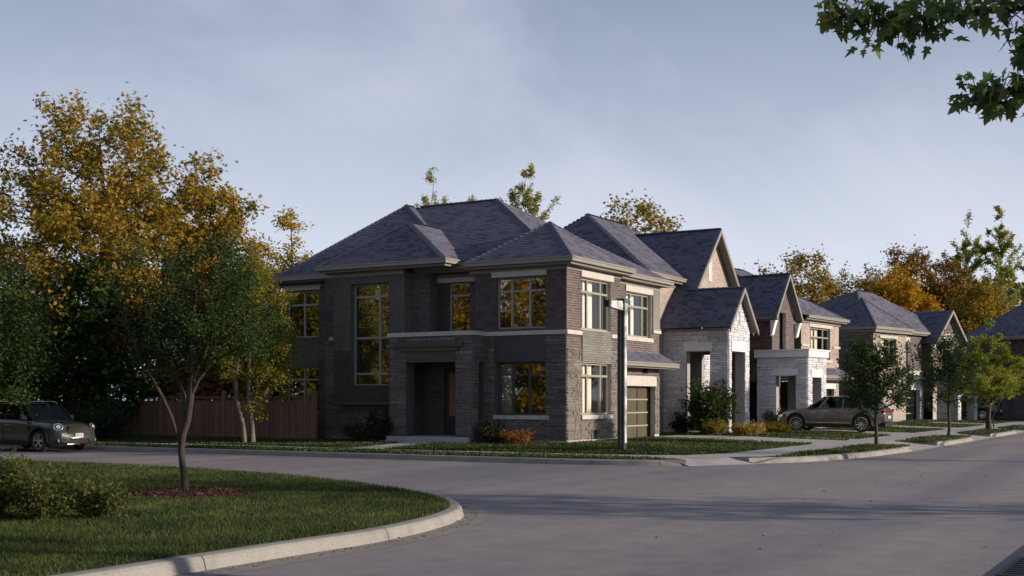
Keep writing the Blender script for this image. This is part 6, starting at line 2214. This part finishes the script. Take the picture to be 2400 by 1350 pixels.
def small_face(root, xf, xr, W_):
    # round-eyed front with hexagonal grille, bright lower intake, plate, fog lamps
    for s in (-1, 1):
        cx = xf - .155
        def put(name, ry, rz, x, mat, d, th):
            m = oval(MB(), (0, 0, 0), ry, rz, d)
            o = m.build(name, M[mat], root, smooth=False)
            o.location = (x, s * (W_ - .235), .80)
            o.rotation_euler = (0, R(-18), s * R(24))
            return o
        h = put('headlight', .155, .125, cx, 'chrome', .03, 0)
        m = oval(MB(), (.033, 0, 0), .125, .098, .006); m.build('headlight_glass', M['metal_black'], h)
        m = oval(MB(), (.043, 0, 0), .075, .062, .004); m.build('headlight_lens', M['head_lens'], h)
        m = oval(MB(), (xf - .10, s * (W_ - .22), .38), .06, .055, .04); m.build('fog_lamp', M['head_lens'], root)
        m = oval(MB(), (xf - .105, s * (W_ - .22), .38), .095, .085, .03); m.build('fog_lamp_ring', M['metal_black'], root)
    m = MB()
    def hexp(w0, w1, w2, z0, z1, z2, x0, x1):
        P = [(w0, z0), (w1, z1), (w2, z2), (-w2, z2), (-w1, z1), (-w0, z0)]
        b = len(m.v)
        m.v += [(x0, y, z) for y, z in P] + [(x1, y * .97, z) for y, z in P]
        for k in range(6): m.f.append((b + k, b + (k + 1) % 6, b + 6 + (k + 1) % 6, b + 6 + k))
        m.f.append(tuple(b + 6 + k for k in range(6)))
    hexp(.42, .47, .36, .58, .68, .83, xf - .10, xf + .012)
    m.build('grille', M['metal_black'], root)
    for k in range(4):
        m2 = MB(); m2.box(xf + .013, xf + .022, -.40 + .02 * k, .40 - .02 * k, .62 + k * .05, .632 + k * .05); m2.build('grille_bar', M['lamp_metal'], root)
    m = MB(); hexp(.43, .34, .31, .27, .42, .44, xf - .06, xf + .016); m.build('lower_intake', M['metal_black'], root)
    m = MB()
    P = [(xf + .03, .46, .26), (xf + .03, .36, .455), (xf + .035, -.36, .455), (xf + .03, -.46, .26), (xf + .03, .46, .26)]
    m.tube(P, .016, 6); m.build('intake_trim', M['chrome'], root, smooth=True)
    m = MB(); m.box(xf + .03, xf + .045, -.155, .155, .475, .60)
    p = m.build('number_plate', M['plate'], root)
    for k in range(6):
        if k == 3: continue
        m = MB(); m.box(xf + .0455, xf + .047, -.11 + k * .038, -.09 + k * .038, .515, .565); m.build('plate_mark', M['grate'], p)
    for s in (-1, 1):
        m = MB(); m.box(.78, .90, s * (W_ + .001), s * (W_ + .012), .70, .82); m.build('side_scuttle', M['metal_black'], root)
        m = oval(MB(), (xr - .0, s * (W_ - .2), .85), .1, .12, -.04); m.build('tail_light', M['red_lens'], root)


def estate_face(root, xf, xr, W_):
    for s in (-1, 1):
        m = MB(); m.hexa([(xf - .30, s * (W_ - .02), .66), (xf - .06, s * (W_ - .26), .66), (xf - .06, s * (W_ - .30), .68), (xf - .30, s * (W_ - .1), .68), (xf - .34, s * (W_ - .035), .76), (xf - .09, s * (W_ - .26), .745), (xf - .12, s * (W_ - .32), .75), (xf - .34, s * (W_ - .1), .77)])
        m.build('headlight', M['head_lens'], root)
        m = MB(); m.hexa([(xf - .16, s * (W_ - .16), .30), (xf - .02, s * (W_ - .34), .30), (xf - .04, s * (W_ - .34), .30), (xf - .2, s * (W_ - .16), .30), (xf - .16, s * (W_ - .14), .50), (xf - .01, s * (W_ - .34), .50), (xf - .04, s * (W_ - .34), .50), (xf - .2, s * (W_ - .16), .50)])
        m.build('side_intake', M['metal_black'], root)
        m = MB(); m.box(xr - .02, xr + .10, s * (W_ - .06), s * (W_ - .5), .86, .97); m.build('tail_light', M['red_lens'], root)
        m = MB(); m.tube([(xr - .04, s * (W_ - .3), .30), (xr + .12, s * (W_ - .3), .30)], .045, 12); m.build('exhaust', M['chrome'], root)
        m = MB(); m.bar((wx_[0], s * (W_ + .004), .40), (wx_[1], s * (W_ + .004), .43), .012, .014, (0, 0, 1)); m.build('side_crease', M['lamp_grey'], root)
    m = MB(); m.hexa([(xf - .08, -.42, .36), (xf - .08, .42, .36), (xf + .01, .42, .36), (xf + .01, -.42, .36), (xf - .16, -.52, .70), (xf - .16, .52, .70), (xf - .02, .50, .70), (xf - .02, -.50, .70)]); m.build('grille', M['metal_black'], root)
    m = MB(); m.box(xf + .0, xf + .02, -.2, .2, .42, .53); m.build('number_plate', M['plate'], root)
    m = MB(); m.box(xr - .03, xr + .3, -W_ * .8, W_ * .8, .25, .42); m.build('rear_bumper', M['metal_black'], root)
    m = MB(); m.box(xr - .035, xr - .02, -.26, .26, .60, .72); m.build('number_plate', M['plate'], root)


wx_ = (-.95, 1.0)
SMALL = dict(front=2.12, rear=-2.12, width=1.82, wheel_r=.34, fx=1.30, rx=-1.32, crown=.05,
             top=[(-2.12, .70), (-2.0, .98), (-1.6, 1.06), (0, 1.03), (.85, .98), (1.3, .945), (1.75, .88), (2.0, .78), (2.12, .62)],
             bot=[(-2.12, .40), (-1.9, .26), (-1.3, .22), (1.5, .22), (1.95, .24), (2.12, .30)],
             wid=[(-2.12, .84), (-1.9, .95), (-1.3, 1), (1.3, 1), (1.7, .96), (1.95, .88), (2.12, .74)],
             glass=dict(base=(.95, -2.0), roof=(.42, -1.75), z=1.56, w=.66, pillars=(.52, -.42, -1.35), pillars_top=(.18, -.45, -1.2)),
             spokes=5, ystyle=True, rim='chrome', lip=.07, arch='metal_black', shut=(.86, -.38, -1.2), handles=(-.22, -1.05), hz=.84, mirror=.62, mirm='metal_black', hmat='chrome',
             bright=True, rails=True, roofm='metal_black', seat=.1, face=small_face)
ESTATE = dict(front=2.42, rear=-2.42, width=1.92, wheel_r=.385, fx=1.48, rx=-1.45, crown=.06,
              top=[(-2.42, .86), (-2.30, 1.06), (-1.6, 1.10), (0, 1.07), (.9, 1.04), (1.4, 1.0), (1.9, .92), (2.25, .80), (2.42, .64)],
              bot=[(-2.42, .46), (-2.1, .30), (-1.3, .25), (1.5, .24), (2.1, .25), (2.42, .33)],
              wid=[(-2.42, .82), (-2.1, .95), (-1.4, 1), (1.4, 1), (1.9, .96), (2.2, .87), (2.42, .70)],
              glass=dict(base=(1.05, -2.2), roof=(.22, -1.72), z=1.62, w=.66, pillars=(.46, -.62, -1.5), pillars_top=(.02, -.62, -1.3), slope=.05),
              spokes=10, twin=False, rim='chrome', caliper=True, lip=.05, arch='paint_brown', shut=(.92, -.50, -1.25), handles=(-.32, -1.15), hz=.86, mirror=.76, seat=.0, face=estate_face, ppaint=True)
SUV = dict(front=2.4, rear=-2.4, width=1.95, wheel_r=.37, fx=1.42, rx=-1.42, crown=.04,
           top=[(-2.4, .80), (-2.3, 1.08), (-1.6, 1.12), (0, 1.1), (.9, 1.08), (1.4, 1.05), (1.95, .98), (2.3, .85), (2.4, .70)],
           bot=[(-2.4, .45), (-2.1, .30), (-1.3, .26), (1.5, .26), (2.1, .28), (2.4, .36)],
           wid=[(-2.4, .86), (-2.1, .96), (-1.4, 1), (1.4, 1), (1.9, .97), (2.2, .9), (2.4, .78)],
           glass=dict(base=(1.05, -2.25), roof=(.45, -2.0), z=1.72, w=.70, pillars=(.6, -.45, -1.5), pillars_top=(.25, -.45, -1.4)),
           spokes=12, rim='chrome', lip=.05, arch='metal_black', shut=(.95, -.42, -1.3), handles=(-.28, -1.15), hz=.90, mirror=.75, seat=.1, face=estate_face, rails=True)

# parked against the kerb of the side street, nose toward the junction
car('parked_car', 'small dark sage green car with round headlights parked at the left kerb', (-7.83, 15.72, .0), R(-90), SMALL, 'paint_green')
car('estate_car', 'brown-grey estate car parked nose-in on the driveway of the white porch house', (20.25, -3.02, .235), R(90), ESTATE, 'paint_brown')
SUV2 = dict(SUV)
car('parked_car', 'black sport utility car with bright wheels, half hidden behind the far street trees', (54.6, -2.7, .235), R(84), SUV2, 'paint_black')

# ------------------------------------------------------------------ trees out of the picture that the side windows mirror
for i, (x, y, h, w, mt, lb) in enumerate([
        (-19.5, 17.5, 8.5, 2.6, 'leaf_gold', 'golden maple on the far lawn across the side street, left of the view'),
        (-24.5, 13.5, 9.5, 2.9, 'leaf_yellow', 'yellow maple on the lawn outside the left of the view'),
        (-18.5, 25.5, 9.0, 2.8, 'leaf_birch', 'green-yellow maple beside the side street, outside the left of the view'),
        (-29.0, 20.5, 11.0, 3.3, 'leaf_orange', 'orange maple set back on the lawn, outside the left of the view'),
        (-25.5, 30.5, 10.0, 3.2, 'leaf_gold', 'golden maple far back on the lawn, outside the left of the view'),
        (-20.5, 31.5, 9.5, 3.0, 'leaf_orange', 'orange maple mirrored in the rear windows, outside the left of the view'),
        (-28.0, 26.0, 10.5, 3.2, 'leaf_yellow', 'yellow maple between two golden ones, outside the left of the view'),
        (-24.5, 38.5, 10.5, 3.2, 'leaf_gold', 'golden maple near the end of the side street, outside the view'),
        (-31.5, 33.0, 11.5, 3.6, 'leaf_gold', 'tall golden maple deep in the lot, outside the left of the view')]):
    tree('maple_tree', lb, (x, y, .15), line(0, 0, 0, .2, 0, h * .8, 6, .1, 70 + i),
         [(0, 0, h * .74, w, w, h * .26), (-.5, .6, h * .46, w * 1.05, w, h * .25), (.5, -.8, h * .32, w * .8, w * .8, h * .18), (0, 0, 1.6, w * .9, w * .9, 1.2)],
         230, 'star', mt, .24, 70, 90 + i, r0=.16, spread=.42, bark='bark_pale', shell=.3)
# tall trees on our side of the street, beyond the right of the picture: they shade the road and lawns, the first added to shade the parked car
for i, (x, y, h, w, mt, lb) in enumerate([
        (3.6, -22.5, 12.5, 2.6, 'leaf_green', 'tall green tree, unseen, added across the main street to shade the parked green car'),
        (-12.5, -24.0, 7.0, 2.2, 'leaf_green', 'broad green tree across the main street, nearest the camera on the right')]):
    tree('green_tree', lb, (x, y, .15), line(0, 0, 0, .2, 0, h * .8, 6, .1, 170 + i),
         [(0, 0, h * .78, w, w, h * .2), (-.3, .3, h * .55, w * 1.1, w, h * .2), (.3, -.4, h * .36, w * .8, w * .8, h * .14)],
         100, 'oval', mt, .20, 30, 190 + i, r0=.16, spread=.38, bark='bark_dark', shell=.3)
for i, (x, y, h, w, mt, lb) in enumerate([  # unseen trees added to block sky light from the side wall
        (-33.0, 12.5, 11.0, 3.4, 'leaf_gold', 'unseen big golden maple behind the mirrored fence, added to darken the side wall'),
        (-27.5, 6.0, 9.0, 2.8, 'leaf_rust', 'unseen rust maple on the lawn nearest the camera, added to darken the side wall'),
        (-21.0, 36.0, 11.0, 3.4, 'leaf_yellow', 'unseen yellow maple at the far end of the mirrored fence, added to darken the side wall')]):
    tree('maple_tree', lb, (x, y, .15), line(0, 0, 0, .2, 0, h * .8, 6, .1, 270 + i),
         [(0, 0, h * .72, w, w, h * .26), (-.5, .6, h * .42, w * 1.1, w, h * .25), (.5, -.8, h * .25, w * .9, w * .9, h * .18)],
         190, 'star', mt, .25, 75, 290 + i, r0=.16, spread=.42, bark='bark_pale', shell=.3)
